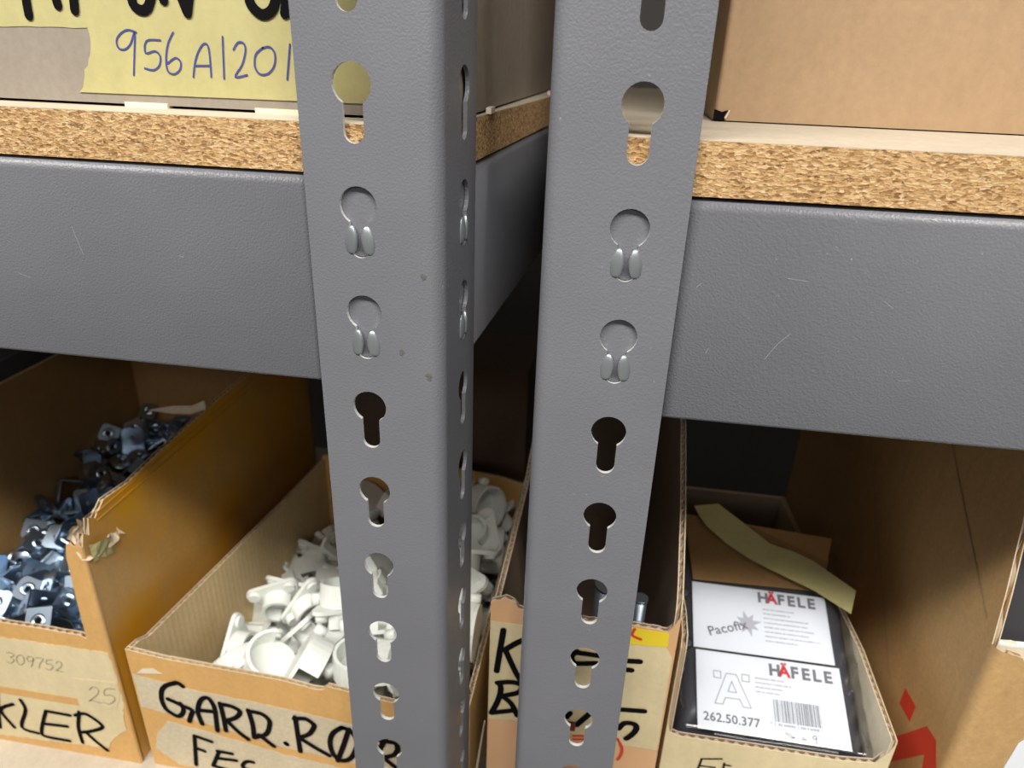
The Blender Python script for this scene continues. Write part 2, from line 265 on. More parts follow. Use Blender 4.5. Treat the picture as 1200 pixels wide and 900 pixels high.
# resting places of the heaped small parts: kind, x, y, z, quaternion
PILES = [(2,-0.5771,0.0835,-0.5083,0.763,0.016,-0.043,-0.644),(0,-0.5809,0.1202,-0.5072,0.012,0.027,0.909,-0.416),(2,-0.5753,0.1503,-0.5133,0.969,-0.049,0.002,-0.241),(0,-0.5798,0.1802,-0.5115,0.27,-0.755,0.559,-0.209),
(0,-0.5845,0.2076,-0.5004,0.516,0.444,0.7,-0.215),(0,-0.5808,0.2295,-0.4916,0.229,-0.74,0.526,-0.352),(0,-0.5734,0.2658,-0.4706,0.317,0.616,-0.313,-0.649),(1,-0.5779,0.282,-0.4577,0.187,0.335,0.879,-0.284),
(2,-0.5752,0.3316,-0.45,0.998,0.02,-0.035,-0.043),(0,-0.5849,0.3578,-0.4496,0.044,0.052,0.893,-0.446),(2,-0.5841,0.3992,-0.4603,0.966,-0.096,0.01,0.239),(0,-0.5885,0.4204,-0.4542,0.427,0.097,-0.761,0.479),
(2,-0.5495,0.0847,-0.5033,0.886,-0.105,-0.175,0.415),(2,-0.5507,0.1122,-0.5053,0.183,-0.214,0.036,0.959),(1,-0.5628,0.149,-0.505,0.357,-0.909,0.139,0.165),(2,-0.5534,0.1789,-0.5124,0.808,0.085,-0.156,-0.562),
(0,-0.5583,0.2026,-0.5035,0.984,0.14,-0.105,0.046),(0,-0.5583,0.2357,-0.4846,0.724,0.216,0.598,0.268),(2,-0.5484,0.2683,-0.4748,0.262,-0.839,-0.378,-0.291),(0,-0.5486,0.2849,-0.4588,0.433,0.195,0.19,-0.859),
(2,-0.5561,0.3406,-0.4489,0.649,0.02,0.05,0.759),(1,-0.5569,0.3708,-0.4439,0.733,0.598,0.252,0.204),(0,-0.5509,0.3979,-0.4512,0.942,-0.104,-0.024,-0.318),(1,-0.5372,0.4336,-0.457,0.776,0.628,-0.037,0.046),
(1,-0.5328,0.0953,-0.4851,0.425,0.119,0.586,0.679),(0,-0.5419,0.1285,-0.4953,0.612,-0.395,0.637,-0.251),(0,-0.5293,0.1509,-0.4936,0.333,-0.899,-0.125,-0.256),(1,-0.5379,0.18,-0.4896,0.467,-0.217,-0.685,-0.515),
(2,-0.526,0.2088,-0.4937,0.393,-0.199,-0.219,0.871),(1,-0.5326,0.2314,-0.477,0.382,0.688,0.541,-0.295),(0,-0.5215,0.255,-0.4633,0.866,-0.048,-0.012,0.498),(0,-0.5186,0.2902,-0.4535,0.542,0.721,0.19,0.388),
(1,-0.5104,0.3444,-0.4479,0.335,-0.681,-0.542,0.361),(2,-0.5134,0.3619,-0.4557,0.043,0.061,0.068,0.995),(2,-0.5148,0.3949,-0.46,0.801,-0.074,-0.032,-0.593),(1,-0.5094,0.4336,-0.4513,0.841,-0.222,-0.108,0.482),
(1,-0.5118,0.0872,-0.4744,0.709,0.41,0.207,0.535),(0,-0.5136,0.1183,-0.4776,0.687,0.663,-0.24,0.176),(2,-0.4948,0.1484,-0.4762,0.223,-0.267,-0.078,0.934),(2,-0.4894,0.1692,-0.4702,0.25,0.466,0.834,0.158),
(0,-0.5102,0.2021,-0.4795,0.493,-0.715,0.343,-0.358),(1,-0.4874,0.2355,-0.4509,0.66,0.605,0.374,-0.24),(2,-0.4993,0.2707,-0.4641,0.85,0.135,-0.057,-0.507),(2,-0.4797,0.3018,-0.4581,0.497,0.026,0.017,-0.867),
(2,-0.4793,0.3306,-0.4575,0.332,0.041,0.023,0.942),(2,-0.4768,0.3663,-0.4591,0.012,0.864,0.501,-0.052),(0,-0.4698,0.4013,-0.4536,0.78,0.618,-0.062,-0.078),(2,-0.473,0.4197,-0.4626,0.127,-0.012,0.014,0.992),
(0,-0.459,0.0817,-0.4513,0.216,-0.628,-0.172,-0.728),(2,-0.4591,0.1077,-0.4597,0.82,-0.069,-0.181,0.538),(1,-0.4458,0.1377,-0.4497,0.427,-0.892,-0.14,0.042),(2,-0.4586,0.1704,-0.4531,0.088,0.198,0.018,-0.976),
(2,-0.4555,0.1931,-0.4505,0.979,0.027,-0.195,-0.047),(1,-0.4409,0.2376,-0.4452,0.062,0.117,0.893,-0.43),(0,-0.4505,0.2739,-0.4458,0.646,0.579,-0.373,-0.328),(0,-0.443,0.3186,-0.4497,0.698,0.633,0.224,0.249),
(2,-0.4484,0.3388,-0.4569,0.11,0.965,0.227,0.076),(0,-0.4434,0.3644,-0.4545,0.376,-0.866,-0.304,-0.129),(1,-0.4461,0.3948,-0.4525,0.469,0.447,0.54,0.537),(0,-0.4538,0.4226,-0.4568,0.239,-0.047,-0.901,0.358),
(0,-0.4271,0.0786,-0.4476,0.497,0.556,0.453,-0.489),(0,-0.407,0.1113,-0.448,0.365,-0.582,0.635,-0.353),(2,-0.4163,0.1485,-0.4535,0.625,0.0,0.026,-0.78),(2,-0.4133,0.1821,-0.451,0.026,-0.89,0.44,0.117),
(1,-0.4187,0.2125,-0.4479,0.329,-0.677,-0.585,0.302),(2,-0.421,0.236,-0.4509,0.033,-0.433,-0.9,0.038),(2,-0.4156,0.2731,-0.452,0.061,-0.97,-0.235,-0.014),(2,-0.4185,0.2991,-0.4549,0.589,-0.039,-0.008,0.807),
(0,-0.4269,0.3337,-0.4487,0.353,0.066,-0.113,-0.926),(0,-0.421,0.3646,-0.4496,0.631,0.392,0.534,-0.404),(2,-0.4195,0.4003,-0.4616,0.289,0.004,-0.04,-0.956),(1,-0.4129,0.4311,-0.4537,0.664,-0.113,0.004,-0.739),
(2,-0.3762,0.087,-0.4492,0.012,0.996,-0.077,0.048),(1,-0.376,0.1079,-0.4338,0.211,0.675,0.502,0.498),(2,-0.3772,0.1355,-0.4526,0.013,0.276,0.96,-0.045),(0,-0.3784,0.1637,-0.4525,0.042,0.003,-0.908,0.418),
(0,-0.375,0.1928,-0.4479,0.685,0.138,0.692,-0.181),(0,-0.3736,0.2354,-0.4448,0.06,-0.466,-0.539,-0.7),(0,-0.3794,0.2666,-0.4463,0.479,0.516,0.483,0.521),(0,-0.3796,0.313,-0.4419,0.497,-0.478,-0.502,-0.522),
(2,-0.3808,0.3274,-0.4426,0.181,0.742,0.421,-0.49),(0,-0.3754,0.3531,-0.4433,0.717,-0.071,0.075,0.69),(1,-0.374,0.3973,-0.442,0.675,-0.212,0.212,-0.675),(2,-0.3899,0.4336,-0.4645,0.118,0.281,-0.952,0.031),
(2,-0.5842,0.0846,-0.5051,0.166,-0.133,0.004,0.977),(2,-0.5862,0.102,-0.5057,0.226,-0.94,0.232,0.103),(0,-0.5848,0.1525,-0.5063,0.265,-0.959,0.027,-0.098),(2,-0.5657,0.179,-0.5056,0.16,-0.684,-0.685,0.195),
(2,-0.5794,0.202,-0.4919,0.329,0.564,0.006,0.757),(0,-0.5808,0.2301,-0.4741,0.248,-0.904,-0.19,0.291),(2,-0.5879,0.2619,-0.4749,0.169,0.358,0.377,-0.837),(0,-0.5904,0.2502,-0.4652,0.53,-0.558,0.052,0.636),
(0,-0.576,0.3175,-0.4413,0.468,0.853,0.068,0.22),(2,-0.5866,0.3373,-0.4471,0.185,0.28,0.926,0.176),(0,-0.5782,0.3883,-0.4529,0.336,-0.779,0.5,-0.174),(1,-0.5628,0.421,-0.4478,0.481,-0.092,-0.614,-0.619),
(1,-0.5624,0.0906,-0.493,0.666,0.494,-0.529,0.183),(2,-0.5614,0.1196,-0.5064,0.877,-0.164,-0.133,0.431),(2,-0.5538,0.1622,-0.5028,0.705,-0.428,0.034,-0.564),(2,-0.5535,0.1796,-0.5054,0.01,-0.49,-0.872,0.007),
(1,-0.5543,0.21,-0.494,0.14,-0.793,-0.457,0.378),(2,-0.5625,0.221,-0.4763,0.269,-0.825,-0.493,0.062),(1,-0.5513,0.2491,-0.475,0.867,0.228,-0.238,0.375),(0,-0.5605,0.3056,-0.4478,0.375,-0.634,0.675,0.047),
(2,-0.5456,0.3328,-0.4473,0.229,0.143,-0.023,0.963),(0,-0.5346,0.3856,-0.4438,0.685,0.344,-0.637,0.079),(2,-0.5381,0.4063,-0.4551,0.395,0.1,-0.908,0.098),(2,-0.5442,0.4213,-0.4575,0.102,-0.022,-0.288,0.952),
(0,-0.5493,0.1067,-0.4867,0.383,0.907,0.105,0.139),(2,-0.5296,0.1193,-0.4869,0.108,0.474,-0.867,-0.108),(2,-0.5208,0.1643,-0.4849,0.252,0.929,0.238,-0.134),(2,-0.5104,0.1725,-0.4819,0.951,-0.074,-0.19,-0.23),
(0,-0.5301,0.192,-0.4795,0.595,-0.133,0.429,-0.666),(0,-0.5279,0.2193,-0.4764,0.797,-0.44,0.136,0.391),(1,-0.5312,0.2692,-0.457,0.599,0.497,0.389,-0.493),(2,-0.5018,0.2872,-0.4522,0.146,-0.48,-0.815,0.289),
(0,-0.4881,0.3492,-0.4446,0.599,-0.472,-0.521,0.382),(1,-0.5153,0.3712,-0.4497,0.087,-0.642,-0.589,0.483),(2,-0.5145,0.4109,-0.46,0.147,0.87,-0.462,-0.089),(2,-0.4999,0.4258,-0.4418,0.101,-0.662,0.434,0.602),
(1,-0.4972,0.0803,-0.4659,0.403,-0.693,-0.558,0.213),(2,-0.4913,0.1059,-0.4747,0.214,-0.011,0.977,0.024),(1,-0.5094,0.1464,-0.4721,0.23,-0.628,-0.192,-0.719),(1,-0.5018,0.1853,-0.4611,0.47,0.694,-0.535,0.102),
(1,-0.4968,0.2115,-0.4575,0.761,-0.265,0.502,0.313),(2,-0.4688,0.2294,-0.4546,0.077,0.893,0.392,0.206),(1,-0.4962,0.2635,-0.4557,0.447,-0.882,0.136,0.064),(2,-0.4898,0.2952,-0.4563,0.287,-0.443,0.849,0.036),
(0,-0.489,0.3229,-0.4479,0.17,0.106,-0.927,0.318),(1,-0.4743,0.3747,-0.4529,0.303,-0.746,-0.526,0.275),(2,-0.493,0.3914,-0.4596,0.023,0.989,0.14,-0.041),(0,-0.4803,0.4299,-0.457,0.272,-0.939,-0.209,0.025),
(0,-0.4767,0.0777,-0.4566,0.409,-0.319,-0.492,-0.699),(2,-0.4762,0.0982,-0.4667,0.106,-0.924,0.351,-0.107),(0,-0.4443,0.1095,-0.4513,0.276,-0.696,0.63,-0.207),(0,-0.4786,0.1737,-0.451,0.669,0.654,-0.353,0.018),
(1,-0.4515,0.2126,-0.4411,0.347,-0.688,-0.632,-0.087),(0,-0.4432,0.2315,-0.4302,0.409,-0.652,-0.637,-0.028),(0,-0.4549,0.2575,-0.4366,0.358,0.363,-0.86,-0.009),(0,-0.4699,0.2899,-0.4481,0.602,0.643,0.326,0.343),
(1,-0.4558,0.3512,-0.4475,0.425,-0.48,-0.767,-0.023),(2,-0.4305,0.3816,-0.4561,0.289,0.016,-0.957,-0.028),(0,-0.4323,0.4025,-0.4511,0.27,0.307,-0.764,0.498),(2,-0.4609,0.4289,-0.4462,0.365,-0.541,-0.092,0.752),
(0,-0.4347,0.0821,-0.4327,0.383,-0.916,-0.118,-0.012),(2,-0.4219,0.1136,-0.4484,0.451,-0.194,0.865,-0.1),(2,-0.4255,0.1427,-0.4511,0.892,0.144,-0.037,-0.427),(0,-0.4282,0.184,-0.4445,0.182,0.155,0.901,-0.362),
(2,-0.4011,0.1986,-0.4479,0.181,-0.036,-0.893,-0.41),(2,-0.4041,0.2361,-0.4514,0.854,0.106,0.158,0.484),(2,-0.4142,0.2625,-0.4491,0.03,-0.466,-0.883,-0.055),(0,-0.4151,0.3059,-0.446,0.215,-0.373,0.72,-0.545),
(0,-0.4128,0.3323,-0.4436,0.469,-0.452,-0.709,0.272),(0,-0.4046,0.3633,-0.4483,0.755,0.61,-0.215,-0.111),(1,-0.4061,0.4056,-0.4504,0.759,-0.125,0.003,-0.639),(2,-0.4326,0.4347,-0.4588,0.101,0.916,0.286,0.262),
(1,-0.3773,0.0837,-0.3895,0.389,0.921,-0.001,0.0),(2,-0.3784,0.1529,-0.4455,0.825,0.231,-0.102,0.506),(0,-0.3814,0.161,-0.4305,0.427,0.196,-0.828,0.307),(2,-0.3785,0.176,-0.4496,0.273,-0.071,0.409,0.868),
(2,-0.3688,0.2027,-0.4492,0.371,-0.639,0.372,-0.561),(0,-0.3796,0.2182,-0.4365,0.641,-0.305,-0.32,-0.628),(2,-0.3715,0.2901,-0.4438,0.26,0.506,-0.137,-0.811),(2,-0.3691,0.3199,-0.4411,0.587,0.271,-0.73,-0.222),
(2,-0.3773,0.3393,-0.4422,0.757,0.475,0.011,-0.449),(0,-0.3814,0.3649,-0.4282,0.47,0.016,-0.646,0.602),(2,-0.3875,0.3986,-0.4341,0.316,0.642,0.339,0.611),(1,-0.3834,0.4265,-0.4578,0.305,-0.679,-0.562,0.362),
(2,-0.5861,0.0708,-0.5004,0.174,-0.033,0.5,-0.848),(1,-0.5853,0.0916,-0.4903,0.595,0.133,-0.762,0.218),(1,-0.58,0.172,-0.486,0.698,0.58,0.374,0.191),(2,-0.574,0.1899,-0.4918,0.634,-0.576,0.418,0.302),
(2,-0.5711,0.1968,-0.487,0.769,0.613,0.178,-0.033),(2,-0.5861,0.2462,-0.4861,0.872,0.442,0.064,-0.203),(2,-0.5839,0.2495,-0.4861,0.17,-0.271,0.853,0.413),(2,-0.562,0.3002,-0.4605,0.291,0.09,0.24,-0.922),
(2,-0.5712,0.3553,-0.4431,0.449,-0.469,-0.674,0.354),(0,-0.5913,0.3784,-0.4403,0.764,0.021,-0.468,0.444),(2,-0.5651,0.4078,-0.4552,0.207,0.196,0.836,-0.469),(0,-0.5817,0.4421,-0.4454,0.034,-0.014,-0.923,-0.382),
(0,-0.566,0.0788,-0.4763,0.933,0.208,-0.295,0.01),(2,-0.5635,0.1071,-0.5029,0.304,-0.659,0.66,0.197),(2,-0.5455,0.1541,-0.4977,0.018,0.828,0.365,-0.425),(0,-0.5548,0.174,-0.4901,0.42,-0.44,-0.396,-0.688),
(2,-0.5394,0.2074,-0.4874,0.252,0.773,-0.557,-0.171),(0,-0.5608,0.2053,-0.4706,0.358,-0.634,0.677,-0.106),(0,-0.5528,0.2641,-0.4599,0.009,-0.107,0.176,0.978),(2,-0.5373,0.2991,-0.4547,0.178,-0.787,-0.557,0.197),
(2,-0.5328,0.3378,-0.4478,0.2,0.705,-0.661,-0.163),(2,-0.5391,0.3543,-0.4493,0.097,-0.753,-0.64,0.113),(2,-0.5279,0.4052,-0.4482,0.202,-0.952,-0.138,-0.184),(0,-0.5278,0.4245,-0.4459,0.099,0.174,0.966,-0.164),
(2,-0.5725,0.0696,-0.4989,0.374,-0.405,-0.688,-0.473),(0,-0.5643,0.1292,-0.4927,0.75,0.146,-0.52,-0.381),(2,-0.5436,0.1408,-0.4924,0.141,0.147,0.747,0.633),(0,-0.5182,0.1692,-0.4682,0.701,0.364,-0.041,-0.612),
(1,-0.5294,0.2058,-0.4555,0.647,0.265,-0.168,0.695),(1,-0.5058,0.2293,-0.4644,0.959,0.085,-0.263,0.057),(0,-0.5178,0.2797,-0.4397,0.38,-0.842,0.363,-0.127),(2,-0.5032,0.312,-0.4545,0.075,-0.873,0.48,0.036),
(1,-0.5157,0.3156,-0.447,0.34,-0.645,0.648,-0.219),(0,-0.5014,0.3852,-0.4402,0.121,0.966,0.085,0.21),(0,-0.5057,0.4063,-0.4499,0.557,0.249,-0.543,-0.577),(0,-0.4956,0.4231,-0.4362,0.727,-0.551,0.073,0.403),
(1,-0.5241,0.1164,-0.4677,0.588,-0.454,0.613,-0.269),(2,-0.4914,0.1187,-0.4717,0.75,0.013,-0.258,-0.609),(0,-0.501,0.1352,-0.4654,0.081,0.683,-0.632,-0.357),(2,-0.5371,0.1647,-0.4934,0.198,-0.204,0.72,-0.633),
(2,-0.5061,0.2058,-0.4471,0.974,0.117,-0.139,-0.132),(2,-0.4683,0.2327,-0.4511,0.096,0.22,-0.009,-0.971),(2,-0.4816,0.2759,-0.4529,0.807,-0.088,0.277,0.515),(0,-0.4875,0.3008,-0.4444,0.023,0.389,0.917,-0.09),
(0,-0.4708,0.3327,-0.4458,0.042,0.954,-0.295,-0.02),(1,-0.4847,0.3746,-0.4392,0.097,-0.876,-0.471,-0.046),(0,-0.4828,0.4031,-0.4383,0.404,0.494,0.312,0.704),(0,-0.4761,0.4324,-0.4354,0.473,0.027,-0.063,0.878),
(2,-0.5446,0.0723,-0.4905,0.181,-0.336,-0.716,0.585),(1,-0.4698,0.108,-0.4521,0.385,0.206,0.787,-0.435),(1,-0.4762,0.1418,-0.4566,0.343,-0.888,0.032,-0.303),(1,-0.4681,0.1621,-0.4426,0.489,-0.533,0.69,0.008),
(1,-0.4572,0.19,-0.4367,0.486,-0.31,-0.817,0.029),(0,-0.4783,0.22,-0.439,0.184,0.808,0.026,-0.559),(0,-0.4661,0.2644,-0.4468,0.54,-0.804,0.054,-0.241),(2,-0.4449,0.298,-0.4536,0.133,-0.784,0.598,0.099),
(2,-0.4651,0.3129,-0.4567,0.947,-0.071,0.044,-0.312),(0,-0.4346,0.3541,-0.4338,0.329,-0.895,0.257,-0.159),(0,-0.4667,0.4,-0.4312,0.56,0.789,0.179,-0.182),(2,-0.4486,0.4379,-0.4559,0.43,0.758,-0.49,-0.006),
(2,-0.4012,0.0831,-0.4521,0.054,-0.64,0.765,-0.046),(0,-0.4287,0.1113,-0.4388,0.222,-0.423,0.671,0.567),(0,-0.4197,0.1315,-0.4418,0.496,0.868,-0.007,0.019),(1,-0.4216,0.1533,-0.4418,0.018,0.677,-0.574,0.46),
(1,-0.4025,0.1767,-0.4408,0.617,0.77,0.163,0.018),(1,-0.4264,0.2769,-0.4388,0.261,-0.691,-0.629,-0.243),(0,-0.4045,0.2851,-0.4413,0.592,0.136,-0.675,-0.42),(4,-0.1835,0.1723,-0.4886,0.5,-0.127,-0.08,-0.853),
(4,-0.2396,0.1511,-0.4738,0.416,0.079,0.901,-0.097),(4,-0.2499,0.2285,-0.4938,0.12,0.99,-0.055,-0.037),(3,-0.2506,0.3362,-0.4625,0.241,0.338,-0.906,-0.09),(5,-0.2999,0.3423,-0.5355,0.523,-0.104,-0.844,0.064),
(5,-0.1628,0.1417,-0.4845,0.737,-0.143,-0.035,-0.659),(3,-0.1507,0.1924,-0.4924,0.433,-0.107,0.076,0.892),(3,-0.2191,0.2289,-0.4809,0.028,0.818,-0.392,-0.419),(4,-0.1983,0.2716,-0.5082,0.091,0.842,0.532,-0.017),
(3,-0.2511,0.3382,-0.5049,0.591,0.396,-0.67,0.213),(3,-0.1703,0.0996,-0.468,0.065,0.853,-0.517,0.013),(3,-0.1387,0.1519,-0.4702,0.485,0.603,-0.601,-0.199),(6,-0.1773,0.227,-0.503,0.994,-0.095,-0.055,-0.017),
(3,-0.1555,0.2896,-0.5028,0.008,-0.528,0.846,-0.077),(4,-0.161,0.3426,-0.5164,0.829,-0.075,0.073,0.549),(4,-0.1135,0.103,-0.4776,0.024,0.67,0.738,-0.078),(3,-0.1116,0.1651,-0.4732,0.561,-0.235,-0.707,0.362),
(3,-0.1015,0.2123,-0.4919,0.865,-0.038,-0.068,-0.497),(5,-0.0967,0.2961,-0.5,0.462,0.847,0.07,0.253),(3,-0.1132,0.3343,-0.5189,0.655,-0.032,0.115,0.746),(4,-0.3058,0.143,-0.5042,0.081,-0.692,0.09,-0.711),
(4,-0.254,0.1823,-0.4822,0.075,0.64,-0.449,0.619),(4,-0.2963,0.2924,-0.519,0.166,0.102,-0.854,0.483),(4,-0.206,0.2368,-0.4589,0.111,0.683,-0.695,-0.196),(5,-0.2833,0.3222,-0.5218,0.78,-0.323,0.532,0.064),
(3,-0.2864,0.1076,-0.4909,0.87,0.028,-0.243,-0.428),(5,-0.2109,0.1353,-0.4715,0.124,0.987,-0.082,0.068),(3,-0.1722,0.2287,-0.4829,0.968,-0.11,-0.089,-0.207),(4,-0.2061,0.2764,-0.4896,0.177,-0.221,-0.934,0.215),
(3,-0.2017,0.3257,-0.5124,0.06,0.984,0.154,0.062),(3,-0.1694,0.0982,-0.451,0.628,-0.057,-0.034,-0.775),(4,-0.1728,0.1751,-0.4664,0.11,0.876,-0.198,0.425),(6,-0.1297,0.2438,-0.4869,0.331,0.104,0.909,-0.23),
(4,-0.1751,0.2932,-0.4871,0.05,0.975,-0.21,0.06),(3,-0.1553,0.3345,-0.4925,0.029,0.999,0.001,-0.026),(3,-0.1011,0.1329,-0.4536,0.73,0.167,0.209,-0.628),(6,-0.1238,0.1879,-0.4472,0.125,-0.617,-0.724,-0.281),
(4,-0.1064,0.2261,-0.4724,0.078,0.842,0.534,-0.002),(3,-0.1025,0.2845,-0.4761,0.295,-0.951,0.085,-0.037),(3,-0.1023,0.3329,-0.4987,0.06,0.045,0.11,0.991),(4,-0.2153,0.1572,-0.4614,0.233,0.952,-0.181,0.081),
(5,-0.206,0.2001,-0.4853,0.844,0.064,0.443,-0.296),(6,-0.1893,0.2699,-0.4693,0.837,0.271,-0.205,0.43),(6,-0.1486,0.2851,-0.4735,0.114,-0.118,0.19,-0.968),(3,-0.2014,0.3479,-0.4847,0.043,0.107,0.742,-0.661),
(3,-0.2513,0.1034,-0.4692,0.962,0.014,0.209,-0.177),(3,-0.1691,0.1342,-0.4389,0.503,-0.097,-0.303,-0.804),(4,-0.2837,0.1834,-0.4846,0.197,0.028,0.776,-0.598),(3,-0.1402,0.2642,-0.4599,0.143,-0.91,0.33,0.207),
(3,-0.1621,0.3328,-0.4604,0.03,-0.717,-0.135,-0.684),(3,-0.137,0.0908,-0.4412,0.183,-0.839,-0.153,0.488),(6,-0.1553,0.1729,-0.4357,0.181,-0.524,-0.815,-0.17),(4,-0.1579,0.2271,-0.4589,0.909,-0.094,0.015,0.406),
(3,-0.1286,0.2673,-0.443,0.94,0.165,0.19,-0.229),(3,-0.1202,0.3357,-0.4642,0.3,-0.391,0.841,-0.225),(6,-0.1013,0.0911,-0.4533,0.34,-0.907,-0.247,-0.036),(4,-0.1026,0.1696,-0.4293,0.241,-0.89,0.325,-0.209),
(4,-0.1129,0.2186,-0.4554,0.996,-0.065,-0.043,-0.047),(3,-0.0922,0.2631,-0.4528,0.626,-0.371,0.614,-0.306),(4,-0.0955,0.3286,-0.4675,0.111,0.923,0.086,0.358),(3,-0.213,0.0899,-0.4495,0.025,-0.872,0.012,-0.488),
(5,-0.1891,0.2015,-0.4634,0.294,0.247,0.483,-0.787),(3,-0.1599,0.2244,-0.4044,0.628,0.375,-0.531,0.428),(3,-0.2401,0.304,-0.4994,0.426,0.228,-0.612,0.626),(4,-0.1444,0.3008,-0.437,0.021,0.443,0.691,-0.571),
(3,-0.1222,0.1167,-0.4197,0.767,-0.446,-0.209,-0.411),(3,-0.2108,0.1723,-0.4504,0.573,-0.115,-0.218,-0.782),(3,-0.1398,0.2348,-0.4054,0.569,-0.495,0.577,0.313),(6,-0.2034,0.3242,-0.4652,0.708,0.477,-0.427,0.3),
(5,-0.1348,0.3252,-0.4434,0.578,-0.258,0.308,-0.71),(3,-0.0864,0.1179,-0.4203,0.093,-0.701,-0.093,0.701),(3,-0.1263,0.1528,-0.4104,0.642,0.114,0.221,-0.725),(3,-0.1497,0.2263,-0.4402,0.971,-0.085,-0.044,-0.219),
(5,-0.1383,0.259,-0.4159,0.559,-0.569,-0.209,-0.567),(5,-0.1319,0.3456,-0.4487,0.711,-0.578,0.354,0.186),(5,-0.0935,0.0823,-0.4448,0.676,0.205,0.274,-0.653),(3,-0.1454,0.1717,-0.4211,0.691,0.214,-0.125,0.679),
(4,-0.1094,0.2145,-0.4283,0.33,0.859,-0.351,0.175),(4,-0.1077,0.2486,-0.4228,0.563,0.065,-0.246,0.786),(3,-0.1093,0.3075,-0.4324,0.028,0.517,-0.292,0.804),(5,-0.1185,0.0922,-0.4229,0.432,-0.593,0.671,-0.109),
(4,-0.2929,0.2243,-0.5061,0.07,0.092,-0.895,0.432),(6,-0.1826,0.1627,-0.4236,0.181,0.227,-0.068,-0.955),(6,-0.2585,0.2823,-0.5016,0.588,-0.177,0.088,-0.784)]
# ------------------------------------------------------------------ the setting
solo('floor', MB().box(-3, 3, -3, 1.4, -ZC-.1, -ZC), 'concrete', (0, 0, -ZC), kind='structure')
solo('wall_back', MB().box(-3, 3, 1.15, 1.25, -ZC, 1.5), 'wall_paint', (0, 1.2, -ZC), kind='structure')

# ------------------------------------------------------------------ steel racks
TH = .002
class Frame:      # frame of one rack post: u along the front flange from the outer corner, v into the rack
    def __init__(s, c, xd, yd): s.c, s.x, s.y = Vector(c), Vector(xd).normalized(), Vector(yd).normalized()
    def __call__(s, u, v): p = s.c + s.x*u + s.y*v; return p.x, p.y
FL = Frame((-.0754, 0), (-1, 0), (.0595, 1))
FR = Frame((-.0314, .0046), (1, .0108), (-.0108, 1))
FBL = Frame((-.0754+.0357, .6), (-1, 0), (-.0595, -1)); FBR = Frame((-.038, .606), (1, .0108), (.0108, -1))
def keyhole(cu, top):
    r, hw, bot = .0086, .0046, top-.0322
    cz = top-r; a = math.degrees(math.asin(hw/r))
    pts = arc(cu, cz, r, -90+a, 270-a, 22)
    return pts + [(cu-hw, bot+hw)] + arc(cu, bot+hw, hw, 180, 360, 10)[1:]
def upright(fr, ztop, label, z1=.62, V_=.058):
    x, y = fr(0, 0); t = thing('rack_upright', (x, y, -ZC), label, 'shelf post', 'slotted steel rack uprights')
    mb = MB(); W_, r = .0622, .0072
    z0 = -ZC; zs = [ztop-.05*k for k in range(-13, 30)]
    hl = [keyhole(.038, q) for q in zs if z0+.05 < q < z1-.01]; hv = [keyhole(.0365, q) for q in zs if z0+.05 < q < z1-.01]
    mb.sheet([[(r+.003, z0), (W_, z0), (W_, z1), (r+.003, z1)]] + hl, TH, lambda a, b, c: (*fr(a, c), b), 0, 1)
    mb.sheet([[(r+.003, z0), (V_, z0), (V_, z1), (r+.003, z1)]] + hv, TH, lambda a, b, c: (*fr(c, a), b))
    n = 14
    for rr in (r, r-TH):
        pf = [(r+.003, r-rr)] + [(r-rr*math.sin(s*PI/24), r-rr*math.cos(s*PI/24)) for s in range(13)] + [(r-rr, r+.003)]
        mb.grid(n, 1, lambda s, q: (*fr(*pf[round(s*n)]), z0+(z1-z0)*q))
    # the long outer edges are painted, only the punched ones are bare, paled to carry overhead light
    for i, f in enumerate(mb.f):
        if mb.m[i] == 1 and max(mb.v[j].z for j in f)-min(mb.v[j].z for j in f) > .5: mb.m[i] = 0
    part('slotted_angle', mb, ['steel', 'lit_bare_edge'], t, recalc=False)
    ft = MB(); ft.sheet([[(0, 0), (W_+.01, 0), (W_+.01, .008), (.01, .008), (.01, V_+.01), (0, V_+.01)]], .02, lambda a, b, c: (*fr(a-.004, b-.004), z0+c))
    part('foot', ft, 'black_plastic', t)
    return t
UL = upright(FL, -.0041, 'left grey slotted steel post, its dark perforated side flange in view')
UR = upright(FR, -.0073, 'right grey slotted steel post above the bagged fittings, only its front face in view', V_=.054)
def smudge(parent, cx, cz, s, y):
    mb = MB(); rnd = random.Random(int(cx*1e5))
    for k in range(12):
        a = rnd.uniform(0, 2*PI); d = rnd.uniform(0, s); q = rnd.uniform(.0003, .0012)
        mb.sheet([[(cx+d*math.cos(a)*.5+q*math.cos(i)*rnd.uniform(.6, 1.3), cz+d*math.sin(a)+q*math.sin(i)*rnd.uniform(.6, 1.3)) for i in range(6)]], 0, lambda a, b, c: (a, y-.00001*k, b))
    part('scuff', mb, 'smudge', parent, 'dark scuff mark', recalc=False)
smudge(UL, -.0822, -.1425, .004, -.00012); smudge(UL, -.0955, -.131, .0018, -.00012); smudge(UL, -.0840, -.0935, .002, -.00012)

